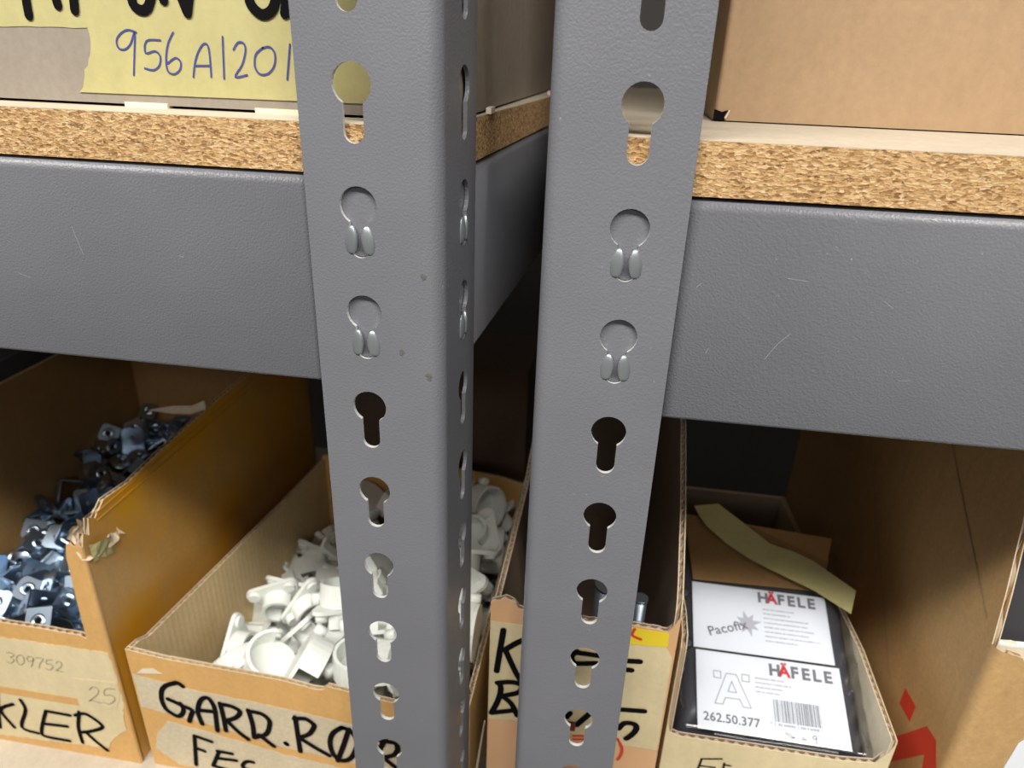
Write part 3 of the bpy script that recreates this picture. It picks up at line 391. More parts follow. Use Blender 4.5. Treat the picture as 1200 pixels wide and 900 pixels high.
def beam(name_label, fr, along, s0, s1, off, zt, zb, cat_group, tops, hole_s, depth=.034):
    """box-lipped beam. along='u' runs along the front, 'v' into the rack; off = setback of its face"""
    def P(s, d, z): u, v = (s, off+d) if along == 'u' else (off+d, s); return (*fr(u, v), z)
    x, y, _ = P((s0+s1)/2, 0, 0); t = thing('shelf_beam', (x, y, zb), name_label, 'shelf beam', cat_group)
    r = .005
    prof = [(depth, zt)] + [(r-r*math.sin(a), zt-r+r*math.cos(a)) for a in [i*PI/16 for i in range(9)]] + [(0, zb+.002), (.0006, zb+.0006), (.002, zb), (.014, zb)]
    inn = [(.014, zb+.0018), (.0022, zb+.002)] + [(.002+r*.7-r*.7*math.sin(a), zt-r+r*.7*math.cos(a)-.0004) for a in [i*PI/16 for i in range(8, -1, -1)]] + [(depth, zt-.0018)]
    pr = prof+inn; n = len(pr); mb = MB()
    V = [P(s, d, z) for s in (s0, s1) for d, z in pr]
    mb.add(V, [(i, (i+1) % n, n+(i+1) % n, n+i) for i in range(n)], 0, True)
    mb.sheet([pr], 0, lambda a, b, c: P(s0, a, b)); mb.sheet([pr], 0, lambda a, b, c: P(s1, a, b))
    part('beam_rail', mb, 'steel', t)
    bp = MB(); w = .056            # the connector plate pressed against the inside of the post
    sa, sb = hole_s-.028, hole_s+.019
    mb2 = MB(); mb2.sheet([[(sa, zb+.004), (sb, zb+.004), (sb, zt-.003), (sa, zt-.003)]], .0007, lambda a, b, c: P(a, -c+.0002, b))
    part('connector_plate', mb2, 'steel', t)
    for top in tops:
        cz = top-.0086
        for sgn in (-1, 1):
            h = MB()
            # tongue: bent out through the slot, flattened pad outside, worn to bare metal
            def lobe(a, b):
                th, ph = a*2*PI, (b-.5)*PI
                lx = .0032*math.cos(ph)*math.cos(th); ly = .0021*math.cos(ph)*math.sin(th); lz = .0066*math.sin(ph)
                lx = math.copysign(abs(lx/.0032)**.8*.0032, lx); ly = math.copysign(abs(ly/.0021)**.6*.0017, ly)
                top_narrow = 1-.25*max(0, lz/.0062)
                return P(hole_s+sgn*(.0042-.08*(lz+.002))+lx*top_narrow+ (sgn*.25)*ly*0, -.0024+ly+sgn*.18*lx, cz-.0153+lz)
            h.grid(14, 10, lobe)
            def root_(a, b):
                return P(hole_s+sgn*(.0056-.0016*b)-sgn*.0003*math.cos(a*2*PI), -.0022+.0012*math.sin(a*2*PI)+.001*(1-b), cz-.0075-.0035*b)
            h.grid(8, 4, root_)
            part('hook_tab', h, 'worn_steel', t, 'hooked tab worn to bare metal')
        lip = MB(); lip.grid(8, 1, lambda a, b: P(hole_s+.0028*math.cos(PI+a*PI), -.0021+b*.0009, cz-.0214-.0014*math.sin(a*PI)*.9+.0001))
        part('slot_rub', lip, 'worn_steel', t, 'bare metal at the foot of the slot')
    return t
BF = 'painted steel shelf beams'
BL = beam('wide grey steel beam across the front of the shelf carrying the yellow-taped carton', FL, 'u', .0035, .95, .0028, -.0508, -.1522, BF, (-.0541, -.1041), .038)
BR = beam('grey steel beam across the front under the plain tan carton on the shelf', FR, 'u', .0035, .95, .0028, -.0524, -.1570, BF, (-.0573, -.1073), .038)
beam('dark grey steel side beam running back in the gap between the two posts', FL, 'v', .0065, .59, .0028, -.0508, -.1535, BF, (-.0541, -.1041), .0365)
beam('grey steel side beam hidden behind the post above the black lettered bin', FR, 'v', .0065, .59, .0028, -.0524, -.1570, BF, (-.0573, -.1073), .0365)

for bm_, y0_, L_ in ((BR, .0074, [[(.0825, -.1085), (.0775, -.1145), (.0735, -.122)], [(.0765, -.0835), (.0850, -.0842)], [(.0385, -.0905), (.0402, -.0886)], [(.0470, -.1215), (.0480, -.1185)], [(.1180, -.0905), (.1225, -.0935)], [(.1330, -.1270), (.1385, -.1262)]]),
                     (BL, .0028, [[(-.2600, -.0820), (-.2570, -.0960)], [(-.2060, -.0925), (-.2035, -.0932)], [(-.2960, -.1080), (-.2900, -.1100)]])):
    for pts in L_:
        sc_ = MB(); sc_.ribbon([(x_, z_) for x_, z_ in pts], .00028, lambda p, q, c: (p, y0_+(p+.0314)*.0108*(y0_ > .005)-c, q), .00006); part('scratch', sc_, 'scratch', bm_, 'pale hairline scratch', recalc=False)
def board(label, pts, zt, zb, group):
    cx = sum(p[0] for p in pts)/len(pts); cy = sum(p[1] for p in pts)/len(pts)
    t = thing('shelf_board', (cx, cy, zb), label, 'shelf board', group)
    mb = MB(); mb.sheet([pts], zt-zb-.0006, lambda a, b, c: (a, b, zb+.0003+c), 0, 0); part('core', mb, 'chip', t)
    for nm, z in (('top_face', zt-.0003), ('bottom_face', zb)):
        f = MB(); f.sheet([pts], .0003, lambda a, b, c: (a, b, z+c)); part(nm, f, 'board_face' if nm == 'top_face' else 'chip', t)
xl = lambda y: -.0785+.0595*y
board('particleboard shelf with rough chipped front edge under the yellow-taped carton', [(-.95, .004), (xl(.004), .004), (xl(.6), .6), (-.95, .6)], -.0285, -.0499, 'particleboard shelves')
board('particleboard shelf with pale top strip showing in front of the plain tan carton', [(-.0285, .0085), (.92, .0185), (.92, .61), (-.034, .6)], -.0285, -.0512, 'particleboard shelves')
board('lower shelf board under the taped bin of metal brackets', [(-1.0, .012), (xl(0)-.002, .012), (xl(.6), .6), (-1.0, .6)], -.565, -.587, 'particleboard shelves')
board('lower shelf board under the bin holding the clear plastic bag', [(-.026, .012), (.92, .02), (.92, .61), (-.03, .6)], -.565, -.587, 'particleboard shelves')
beam('grey steel beam under the lower board beneath the bins of brackets and white clips', FL, 'u', .0035, .95, .0028, -.5875, -.6885, BF, (-.6041, -.6541), .038)
beam('grey steel beam under the lower board beneath the bag of fittings', FR, 'u', .0035, .95, .0028, -.5875, -.6885, BF, (-.6073, -.6573), .038)

# ------------------------------------------------------------------ lettering, tapes
def strokes(parent, key, mat, name='letter', label=None):
    # strokes that touch make one letter; every letter is a part
    y, w, L = STROKES[key]; w *= {'vinkler': 1.65, 'gard': 1.6, 'fes': 1.6, 'kb': 1.7}.get(key, 1); n = len(L); grp = list(range(n))
    def near(p, q): return any((Vector(a)-Vector(b)).length < w*1.25 for a in dense(p) for b in dense(q))
    for i in range(n):
        for j in range(i):
            if grp[i] != grp[j] and near(L[i], L[j]): g = grp[i]; grp = [grp[j] if x == g else x for x in grp]
    for g in sorted(set(grp)):
        mb = MB()
        for k in range(n):
            if grp[k] == g: mb.ribbon(L[k], w, lambda a, b, c: (a, y-.0002-c, b), off=.000012*(k+1))
        part(name, mb, mat, parent, label, recalc=False)
def dense(p):
    return [(a[0]+(b[0]-a[0])*t/4, a[1]+(b[1]-a[1])*t/4) for a, b in zip(p, p[1:]) for t in range(5)]
def jag(pts, amp, step=.003, seed=1, which=None):
    """ragged torn edges: subdivide the sides listed in which and push the points about"""
    rnd = random.Random(seed); out = []; n = len(pts)
    for i in range(n):
        a, b = Vector(pts[i]), Vector(pts[(i+1) % n]); out.append(tuple(a))
        if which is None or i in which:
            d = b-a; k = max(1, int(d.length/step)); nn = Vector((-d.y, d.x)).normalized()
            for j in range(1, k): p = a+d*(j/k)+nn*rnd.uniform(-amp, amp); out.append(tuple(p))
    return out
def tape(parent, pts, y, mat, name='masking_tape', label=None, th=.00018):
    mb = MB(); mb.sheet([pts], th, XZ(y)); return part(name, mb, mat, parent, label)

# ------------------------------------------------------------------ cartons on the upper shelf
def carton(org, label, x0, x1, y0, y1, z0, z1, mats, skew=0, group=None):
    t = thing('cardboard_carton', (org[0], org[1], z0), label, 'box', group)
    mb = MB(); r = .0025; n = 4
    out = []
    for cx, cy, a0 in ((x0+r, y0+r, 180), (x1-r, y0+r, 270), (x1-r+skew*(y1-y0), y1-r, 0), (x0+r+skew*(y1-y0), y1-r, 90)):
        out += arc(cx, cy, r, a0, a0+90, n)
    mb.sheet([out], z1-z0, lambda a, b, c: (a, b, z0+c)); part('carton_body', mb, mats, t)
    return t
c1 = carton((-.45, .2), 'greyish cardboard carton with yellow masking tape and pen number, on the upper shelf', -.86, -.0765, .03, .5, -.0272, .24, 'kraft_grey', .012)
for a, b in ((-.2385, -.2165), (-.172, -.149)):
    part('flap_tab', MB().box(a, b, .0288, .034, -.0287, -.0262), 'cream', c1, 'pale crushed tab under the front edge')
for yy in (.095, .33):
    part('flap_tab', MB().box(-.0763+.0345*(yy-.03), -.0735+.0345*(yy-.03), yy, yy+.012, -.0287, -.0255), 'cream', c1, 'pale crushed tab under the side edge')
tape(c1, jag([(-.40, .0045), (-.30, .0045), (-.2519, .0052), (-.149, .0066), (-.09, .007), (-.09, .060), (-.40, .062)], .0003, .006, 3), .0299, 'tape_yellow', label='wide yellow masking tape with large black letters')
tape(c1, jag([(-.2511, .0085), (-.2506, -.001), (-.2582, -.0179), (-.2617, -.0229), (-.085, -.0219), (-.085, .0107)], .0008, .0025, 5, (0, 1, 2)), .0296, 'tape_yellow', label='yellow masking tape with a number in blue pen')
strokes(c1, 'topword', 'marker', label='black marker letter'); strokes(c1, 'pen956', 'pen', 'pen_letter', 'blue pen letter')
c2 = carton((.3, .35), 'plain tan cardboard carton set back on the upper shelf', .0475, .52, .1165, .58, -.0278, .30, 'kraft_tan', -.01)
tc = MB(); tc.sheet([[(.0473, -.0278), (.0535, -.0278), (.0528, -.0262), (.0545, -.0225), (.0515, -.0235), (.0473, -.0222)]], .0004, XZ(.1164)); part('torn_corner', tc, 'marker', c2, 'dark torn notch at the bottom corner')
ed = MB(); ed.sheet([[(.0530, -.0265), (.0548, -.0225), (.0556, -.0225), (.054, -.0268)]], .0012, XZ(.1164)); part('torn_flap', ed, 'edge', c2, 'pale torn paper beside the notch')

# ------------------------------------------------------------------ open cardboard bins
def wall(parent, name, p0, p1, outline, zb, mats, T=.004, label=None, flute=True):
    """corrugated panel from p0 to p1 (outer face); outline = top edge as (s in metres, z); T inward (to the left of p0->p1).
    mats = (outer, inner). Two liners with the fluted medium standing between them."""
    p0, p1 = Vector(p0), Vector(p1); d = (p1-p0); Ln = d.length; d.normalize(); nrm = Vector((-d.y, d.x))
    def P(s, z, c): q = p0+d*s+nrm*c; return (q.x, q.y, z)
    top = [(s*Ln if False else s, z) for s, z in outline]
    poly = [(0, zb)] + top + [(Ln, zb)]; mb = MB(); t = .0007
    mb.sheet([poly], t, lambda a, b, c: P(a, b, c), 0, 2)
    mb.sheet([poly], t, lambda a, b, c: P(a, b, T-t+c), 1, 2)
    def ztop(s):
        z = None
        for (a, za), (b, zc) in zip(top, top[1:]):
            if a <= s <= b and b > a: q = za+(zc-za)*(s-a)/(b-a); z = q if z is None else min(z, q)
        return z if z is not None else top[-1][1]
    n = max(8, int(Ln/.00115)); V = []
    for i in range(n+1):
        s = Ln*i/n; c = T/2+(T/2-t)*math.sin(i*PI/3); zt = ztop(s)-.0006
        V += [P(s, zb+.001, c), P(s, zt, c)]
    mb.add(V, [(2*i, 2*i+1, 2*i+3, 2*i+2) for i in range(n)], 2, True)
    # end closures at vertical cut edges come from the flute itself
    return part(name, mb, [mats[0], mats[1], 'edge'], parent, label)
def bottom(parent, pts, z, mat):
    mb = MB(); mb.sheet([pts], .004, lambda a, b, c: (a, b, z+c)); return part('bottom_panel', mb, mat, parent)
ZS = -.5648
def ragged(pts, amp, step, seed):
    rnd = random.Random(seed); out = []
    for (a, za), (b, zb) in zip(pts, pts[1:]):
        n = max(1, int(math.hypot(b-a, zb-za)/step))
        for i in range(n):
            q = i/n; j = 0 if i == 0 else 1; out.append((a+(b-a)*q, za+(zb-za)*q+j*rnd.uniform(-amp, amp)))
    return out+[pts[-1]]
# bin 1: taped amber bin of metal brackets
b1 = thing('cardboard_bin', (-.48, .25, ZS), 'amber taped cardboard bin with torn corner, full of shiny metal brackets', 'box', 'open cardboard bins on the lower shelf')
m1 = ('kraft_amber', 'kraft_inner_shaded')
wall(b1, 'front_panel', (-.602, .060), (-.3605, .060), ragged([(0, -.4205), (.12, -.4205), (.218, -.4225), (.2235, -.4255)], .0004, .008, 4)+[(.2245, -.39), (.2265, -.345), (.229, -.334), (.232, -.331), (.2355, -.3345), (.238, -.330), (.2415, -.335)], ZS, ('kraft_orange', 'kraft_inner_shaded'), label='orange front panel with tape label and a high corner strip')
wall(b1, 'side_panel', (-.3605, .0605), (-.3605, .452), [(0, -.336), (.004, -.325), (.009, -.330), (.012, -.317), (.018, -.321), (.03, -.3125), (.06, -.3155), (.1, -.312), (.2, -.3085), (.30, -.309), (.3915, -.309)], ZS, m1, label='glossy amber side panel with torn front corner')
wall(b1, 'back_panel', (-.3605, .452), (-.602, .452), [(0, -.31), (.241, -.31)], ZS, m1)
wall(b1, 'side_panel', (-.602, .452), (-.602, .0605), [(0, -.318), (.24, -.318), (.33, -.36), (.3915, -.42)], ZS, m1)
bottom(b1, [(-.60, .062), (-.3625, .062), (-.3625, .45), (-.60, .45)], ZS, 'kraft_inner_shaded')
# tall corner is a rounded fold
cr = MB(); cr.grid(6, 8, lambda a, b: (-.3622+.0022*math.sin(a*PI/2), .0618-.0022*math.cos(a*PI/2), ZS+(-.334-ZS)*b)); part('corner_fold', cr, 'kraft_orange', b1)
# torn, crushed corner
rnd = random.Random(5)
tr = MB()
def crump(a, b):
    y = .060+.038*a; base = -.3375+.020*b
    return (-.3585-.009*math.sin(b*2.2)+rnd.uniform(-.0022, .0022), y+rnd.uniform(-.002, .002), base-.010*(1-a)*(1-b)+rnd.uniform(-.0022, .0022)-.012*(a*(1-b)))
tr.grid(13, 7, crump, smooth=False); part('torn_corner', tr, 'edge', b1, 'crumpled torn cardboard at the corner', recalc=False)
tr = MB(); tr.grid(6, 4, lambda a, b: (-.3592+.003*math.sin(a*3)*b+rnd.uniform(-.0008, .0008), .066+.022*a+rnd.uniform(-.0008, .0008), -.352+.016*b-.006*a+rnd.uniform(-.0008, .0008)), smooth=False)
part('torn_flap', tr, 'tape_yellow', b1, 'bright peeled scrap under the torn corner', recalc=False)
sp = MB(); sp.sheet([[(-.4164, -.3124), (-.3918, -.3068), (-.3744, -.3061), (-.3620, -.3000), (-.3615, -.3089), (-.3762, -.3145), (-.3936, -.3150)]], .0012, lambda a, b, c: (a, .235+c+(a+.3615)*.12, b))
part('peeled_strip', sp, 'edge', b1, 'pale peeled strip of board jutting from the side panel', recalc=False)
for zz, hh in ((-.3245, .0009), (-.318, .0006)):
    part('crease', MB().box(-.3606, -.3599, .08, .45, zz, zz+hh), 'kraft_amber', b1, 'fold line along the side panel')
tape(b1, jag([(-.56, -.4365), (-.4576, -.4375), (-.3625, -.4365), (-.3613, -.4486), (-.3612, -.4681), (-.3614, -.4950), (-.365, -.5100), (-.3655, -.525), (-.372, -.5294), (-.382, -.541), (-.388, -.5515), (-.4943, -.5585), (-.56, -.56)], .0008, .003, 8), .0598, 'tape_cream', label='cream masking tape lettered in black')
part('tape_overlap', MB().box(-.56, -.4037, .05945, .0596, -.5035, -.4950), 'kraft_orange', b1, 'orange stripe of bare board between tapes')
tape(b1, jag([(-.4025, -.4717), (-.3624, -.4684), (-.3619, -.4798), (-.3683, -.4987), (-.4046, -.5114), (-.4019, -.4909)], .0006, .003, 2), .0595, 'tape_cream', label='small cream tape numbered 25')
strokes(b1, 'vinkler', 'marker', label='black marker letter'); strokes(b1, 'num752', 'pencil', 'pencil_digit'); strokes(b1, 'n25', 'pencil', 'pencil_digit')

# bin 2: white clips
b2 = thing('cardboard_bin', (-.2, .2, ZS), 'plain cardboard bin of white plastic rail clips lettered in black marker', 'box', 'open cardboard bins on the lower shelf')
m2 = ('kraft_bin', 'kraft_bin')
wall(b2, 'front_panel', (-.349, .062), (-.0725, .062), [(0, -.4325), (.03, -.4365), (.08, -.4385), (.13, -.4405), (.155, -.4445), (.162, -.4440), (.166, -.4395), (.2, -.4445), (.235, -.4475), (.262, -.441), (.2765, -.437)], ZS, ('kraft_orange', 'kraft_bin'), label='front panel with marker-lettered tapes')
wall(b2, 'side_panel', (-.0725, .0625), (-.0705, .366), [(0, -.437), (.303, -.432)], ZS, ('kraft_gold', 'kraft_bin'))
wall(b2, 'back_panel', (-.0705, .366), (-.312, .371), [(0, -.4375), (.03, -.43), (.1, -.425), (.2415, -.43)], ZS, ('kraft_gold', 'kraft_orange'))
wall(b2, 'side_panel', (-.312, .371), (-.349, .0625), [(0, -.434), (.1, -.437), (.2, -.4375), (.29, -.4375), (.3, -.433), (.3107, -.4325)], ZS, ('kraft_bin', 'kraft_bin'))
bottom(b2, [(-.345, .066), (-.076, .066), (-.074, .362), (-.308, .367)], ZS, 'kraft_bin')
tape(b2, jag([(-.3475, -.4585), (-.30, -.4655), (-.22, -.4705), (-.1642, -.4765), (-.09, -.474), (-.09, -.522), (-.1671, -.5215), (-.2284, -.5155), (-.29, -.503), (-.3477, -.4949)], .0004, .004, 4), .0618, 'tape_grey', label='greyish masking tape lettered GARD.RØR in black')
tape(b2, jag([(-.3269, -.5075), (-.3379, -.5229), (-.3442, -.5440), (-.325, -.5600), (-.20, -.562), (-.09, -.558), (-.09, -.533), (-.1711, -.5306), (-.2284, -.524), (-.29, -.5125)], .0008, .004, 6), .0618, 'tape_grey', label='greyish masking tape lettered FES in black')
tape(b2, [(-.3436, -.4567), (-.3207, -.4530), (-.3286, -.4483), (-.338, -.451)], .0615, 'cream', 'torn_patch', 'pale sliver of torn paper')
strokes(b2, 'gard', 'marker', label='black marker letter'); strokes(b2, 'fes', 'marker', label='black marker letter')

# bin 3: narrow bin behind the right post
b3 = thing('cardboard_bin', (.003, .3, ZS), 'narrow tall cardboard bin behind the right post with black letters and yellow tape', 'box', 'open cardboard bins on the lower shelf')
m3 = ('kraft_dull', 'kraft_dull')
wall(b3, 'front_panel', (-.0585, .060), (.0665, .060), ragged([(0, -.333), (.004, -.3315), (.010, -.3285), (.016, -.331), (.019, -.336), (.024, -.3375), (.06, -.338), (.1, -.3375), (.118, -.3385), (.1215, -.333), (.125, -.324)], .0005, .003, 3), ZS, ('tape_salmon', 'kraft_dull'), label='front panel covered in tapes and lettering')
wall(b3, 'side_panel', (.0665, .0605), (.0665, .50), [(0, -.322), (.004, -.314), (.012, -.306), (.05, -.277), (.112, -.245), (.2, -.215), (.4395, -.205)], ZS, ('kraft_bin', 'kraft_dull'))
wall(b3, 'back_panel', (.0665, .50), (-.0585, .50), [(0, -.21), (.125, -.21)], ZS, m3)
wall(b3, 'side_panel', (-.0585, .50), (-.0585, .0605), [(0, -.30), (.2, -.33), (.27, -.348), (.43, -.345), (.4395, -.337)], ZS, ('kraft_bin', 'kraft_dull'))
bottom(b3, [(-.0555, .064), (.0635, .064), (.0635, .496), (-.0555, .496)], ZS, 'kraft_dull')
tape(b3, jag([(-.0582, -.3498), (-.0347, -.3495), (.0596, -.3512), (.0648, -.36), (.0655, -.4502), (.0228, -.4493), (-.0308, -.4415), (-.0581, -.4439)], .0003, .005, 9), .0598, 'tape_cream', label='cream masking tape with black letters')
tape(b3, [(.012, -.3390), (.0357, -.3385), (.0605, -.3390), (.0610, -.3510), (.0368, -.3529), (.012, -.353)], .0594, 'tape_bright', 'yellow_tape', 'bright yellow strip with a red mark')
tape(b3, [(-.0582, -.4439), (-.0308, -.4415), (-.0308, -.56), (-.0582, -.56)], .0598, 'tape_salmon', 'packing_tape', 'salmon packing tape down the front')
strokes(b3, 'kb', 'marker', label='black marker letter'); tape(b3, [(-.0085, -.434), (.006, -.434), (.006, -.4425), (-.0085, -.4425)], .0590, 'maroon', 'red_patch', 'dark red printed patch')
strokes(b3, 'redmarks', 'red_ink', 'red_marking', 'red ink mark')

# bin 4: the clear bag
b4 = thing('cardboard_bin', (.145, .24, ZS), 'cardboard bin holding the clear plastic bag with white labels', 'box', 'open cardboard bins on the lower shelf')
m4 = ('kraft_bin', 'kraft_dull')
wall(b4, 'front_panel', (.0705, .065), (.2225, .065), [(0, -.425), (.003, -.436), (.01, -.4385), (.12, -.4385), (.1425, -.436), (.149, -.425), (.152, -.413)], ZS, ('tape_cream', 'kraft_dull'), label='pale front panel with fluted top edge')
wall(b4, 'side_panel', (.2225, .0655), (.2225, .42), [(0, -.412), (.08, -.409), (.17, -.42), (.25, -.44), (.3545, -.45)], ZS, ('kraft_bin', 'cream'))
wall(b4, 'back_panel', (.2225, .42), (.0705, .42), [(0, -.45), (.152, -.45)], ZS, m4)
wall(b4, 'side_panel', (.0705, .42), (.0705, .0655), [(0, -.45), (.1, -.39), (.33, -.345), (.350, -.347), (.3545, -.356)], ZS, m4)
bottom(b4, [(.0735, .068), (.2195, .068), (.2195, .417), (.0735, .417)], ZS, 'kraft_dull')
strokes(b4, 'er', 'marker')

# bin 5: big printed box on the right
b5 = thing('cardboard_bin', (.42, .3, ZS), 'large brown cardboard box with red printed emblem on its side, cut open in front', 'box', 'open cardboard bins on the lower shelf')
m5 = ('kraft_brown', 'kraft_brown')
wall(b5, 'front_panel', (.262, .060), (.60, .060), [(0, -.3195), (.008, -.3215), (.0135, -.330), (.022, -.348), (.031, -.362), (.042, -.374), (.0505, -.386), (.0575, -.42), (.08, -.44), (.12, -.45), (.338, -.45)], ZS, m5, label='front panel with a curved cut-out')
wall(b5, 'side_panel', (.60, .0605), (.60, .52), [(0, -.40), (.1, -.2), (.4595, -.18)], ZS, m5)
wall(b5, 'back_panel', (.60, .52), (.255, .52), [(0, -.18), (.345, -.18)], ZS, m5)
wall(b5, 'side_panel', (.255, .52), (.255, .067), [(0, -.165), (.38, -.165), (.41, -.175), (.425, -.205), (.437, -.24), (.447, -.285), (.453, -.3195)], ZS, m5, label='broad side panel with red emblem')
cr = MB(); cr.grid(8, 8, lambda a, b: (.262-.007*math.sin(a*PI/2), .067-.007*math.cos(a*PI/2), ZS+(-.3195-ZS)*b)); part('rounded_corner', cr, 'kraft_brown', b5)
bottom(b5, [(.259, .067), (.597, .067), (.597, .517), (.259, .517)], ZS, 'kraft_brown')
YZ = lambda x: (lambda a, b, c: (x-c, a, b))
lg = MB(); lg.sheet([[(.1336, -.4308), (.1138, -.4283), (.1139, -.4446), (.1339, -.4477)]], .0001, YZ(.2549))
part('printed_emblem', lg, 'red_ink', b5, 'red printed diamond', recalc=False)
lg = MB(); lg.sheet([[(.137, -.494), (.0942, -.4253), (.0795, -.4219), (.060+.008, -.437), (.068, -.462), (.0795, -.462), (.0854, -.4435), (.137, -.524)]], .0001, YZ(.2549))
part('printed_emblem', lg, 'red_ink', b5, 'red printed angular shape', recalc=False)
fp = MB(); fp.sheet([[(.259, -.45), (.259, -.3205), (.268, -.319), (.275, -.3205), (.283, -.3195), (.30, -.3205), (.33, -.320), (.59, -.32), (.59, -.45)]], .003, XZ(.072)); part('inner_flap', fp, 'cream', b5, 'cream inner flap folded behind the cut-out')
fp = MB(); fp.sheet([jag([(.259, -.3195), (.59, -.3195), (.59, -.3215), (.259, -.3215)], .0006, .004, 3)], .0034, XZ(.0722)); part('torn_edge', fp, 'paper', b5, 'white torn top edge of the inner flap')
fp = MB(); fp.sheet([[(.2895, -.392), (.297, -.378), (.33, -.385), (.33, -.47), (.2875, -.42)]], .0003, XZ(.0598)); part('sticker', fp, 'paper', b5, 'white sticker')
for a, b in (((.45, -.19), (.16, -.445)), ((.28, -.17), (.08, -.31))):
    cz = MB(); cz.ribbon([a, ((a[0]+b[0])/2+.006, (a[1]+b[1])/2), b], .0012, lambda p, q, c: (.2548-c, p, q), .0002); part('crease', cz, 'kraft_tan', b5, 'diagonal crease across the side panel', recalc=False)

dt = thing('plastic_tray', (.42, .28, ZS), 'dark grey plastic tray standing inside the large brown box', 'tray')
mb = MB(); mb.sheet([[(.2605, ZS+.004), (.594, ZS+.004), (.594, -.21), (.30, -.21), (.2605, -.24)]], .003, lambda a, b, c: (a, .1+c, b)); part('front_face', mb, 'dark_grey', dt)
mb = MB(); mb.box(.2605, .2635, .103, .42, ZS+.004, -.26); mb.box(.591, .594, .103, .42, ZS+.004, -.23); mb.box(.2635, .591, .103, .42, ZS+.004, ZS+.008); part('tray_body', mb, 'dark_grey', dt)
mb = MB(); mb.ribbon([(.266, -.284), (.270, -.283)], .0006, XZ(.0998), .0002); part('scratch', mb, 'print_light', dt, 'pale scratches', recalc=False)

# neighbours further back
gb = thing('plastic_bin', (-.74, .3, ZS), 'dark grey plastic storage bin beside the amber bin', 'bin')
def openbin(x0, x1, y0, y1, z0, z1, t=.003):
    m = MB(); m.box(x0, x1, y0, y1, z0, z0+t)
    for q in ((x0, x1, y0, y0+t), (x0, x1, y1-t, y1), (x0, x0+t, y0+t, y1-t), (x1-t, x1, y0+t, y1-t)): m.box(*q, z0+t, z1)
    return m
part('bin_body', openbin(-.88, -.606, .07, .5, ZS, -.30), 'dark_grey', gb)
m = MB()
for q in ((-.884, -.606, .066, .074), (-.884, -.606, .496, .504), (-.884, -.877, .074, .496)): m.box(*q, -.306, -.296)
part('rim', m, 'dark_grey', gb)
cb = carton((-.1, .6), 'dull brown carton standing behind the bin of white clips', -.34, -.085, .47, .59, -.5648, -.345, 'kraft_shaded', 0)
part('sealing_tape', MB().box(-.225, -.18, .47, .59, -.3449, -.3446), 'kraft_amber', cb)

# a length of tube and dark bag in the narrow bin
tb = thing('steel_tube', (.03, .1, ZS), 'short polished steel tube standing in the narrow lettered bin', 'tube')
mb = MB(); mb.tube((.020, .098, ZS+.005), (.020, .094, -.335), .0095, 20); part('tube_wall', mb, 'bluegrey', tb)
mb = MB(); mb.tube((.020, .094, -.3352), (.020, .094, -.333), .0102, 20); part('collar', mb, 'dark_grey', tb)
tb2 = thing('steel_tube', (.044, .08, ZS), 'thin steel tube at the front right of the narrow lettered bin', 'tube')
mb = MB(); mb.tube((.0400, .074, ZS+.005), (.0405, .072, -.325), .0045, 16); part('tube_wall', mb, 'bluegrey', tb2)
mb = MB(); mb.tube((.0405, .072, -.3252), (.0405, .072, -.3235), .005, 16); part('collar', mb, 'bluegrey', tb2)

# pale sheet wedged between bins 2 and 3
ps = MB()
ps.grid(8, 12, lambda a, b: (-.0710+.010*b**1.4+.0005, .058-.010*(1-b)-.002*a, -.565+.122*b-.0*a) if a < .5 else (-.0710+.010*b**1.4+.0035*(1-b*.6), .058-.010*(1-b)-.003*a, -.565+.122*b))
t = solo('packing_sheet', ps, 'cream', (-.065, .055, -.565), 'pale packing sheet poking up between the clip bin and the narrow bin', 'packing')

# ------------------------------------------------------------------ the clear bag with its labels
S4 = .4
def BP(x, y, c=0): return (x, y-c*.371, -.435+S4*(y-.085)+c*.928)      # point on the sloping top of the bag
fit = thing('fitting_block', (.15, .16, ZS), 'stack of black plastic fittings filling the clear bag under the labels', 'fitting')
rnd = random.Random(11)
core = MB()
def cf(a, b):
    x = .079+.139*a; y = .073+.165*b; e = min(a, 1-a, b, 1-b)
    return BP(x, y, -.0045-.020*max(0, 1-e/.10)**2 + .0015*math.sin(x*260)*math.sin(y*210)*(1 if (x < .09 or x > .205) else 0))
core.grid(36, 30, cf)
def sk(a, b):      # sides
    t_ = a*4; i = int(min(3.999, t_)); q = t_-i
    c_ = [(0, 0), (1, 0), (1, 1), (0, 1), (0, 0)]; u = c_[i][0]+(c_[i+1][0]-c_[i][0])*q; v = c_[i][1]+(c_[i+1][1]-c_[i][1])*q
    p = cf(u, v); z = ZS+.006; return (p[0], p[1], p[2]+(z-p[2])*b)
core.grid(96, 6, sk); part('plastic_block', core, 'black_plastic', fit)
for k in range(7):
    x = rnd.uniform(.082, .089); y = rnd.uniform(.078, .2) if x < .09 or x > .206 else rnd.uniform(.069, .0735)
    mb = MB(); mb.tube(BP(x, y, -.010), BP(x, y, -.0018), .0042, 14); mb.tube(BP(x, y, -.0018), BP(x, y, -.0014), .0042, 14, r1=.0022); part('fitting_cap', mb, 'black_plastic', fit)
cp = MB(); cp.sheet([[(.0935, .186), (.1985, .189), (.214, .238), (.0875, .246)]], .0006, lambda a, b, c: BP(a, b, c-.0010)); solo('packing_card', cp, 'kraft_inner_shaded', BP(.14, .2), 'brown card slip inside the clear bag above the upper label', 'card')
bag = thing('plastic_bag', (.15, .16, ZS), 'clear plastic bag of black fittings folded over with yellow masking tape', 'bag')
fm = MB()
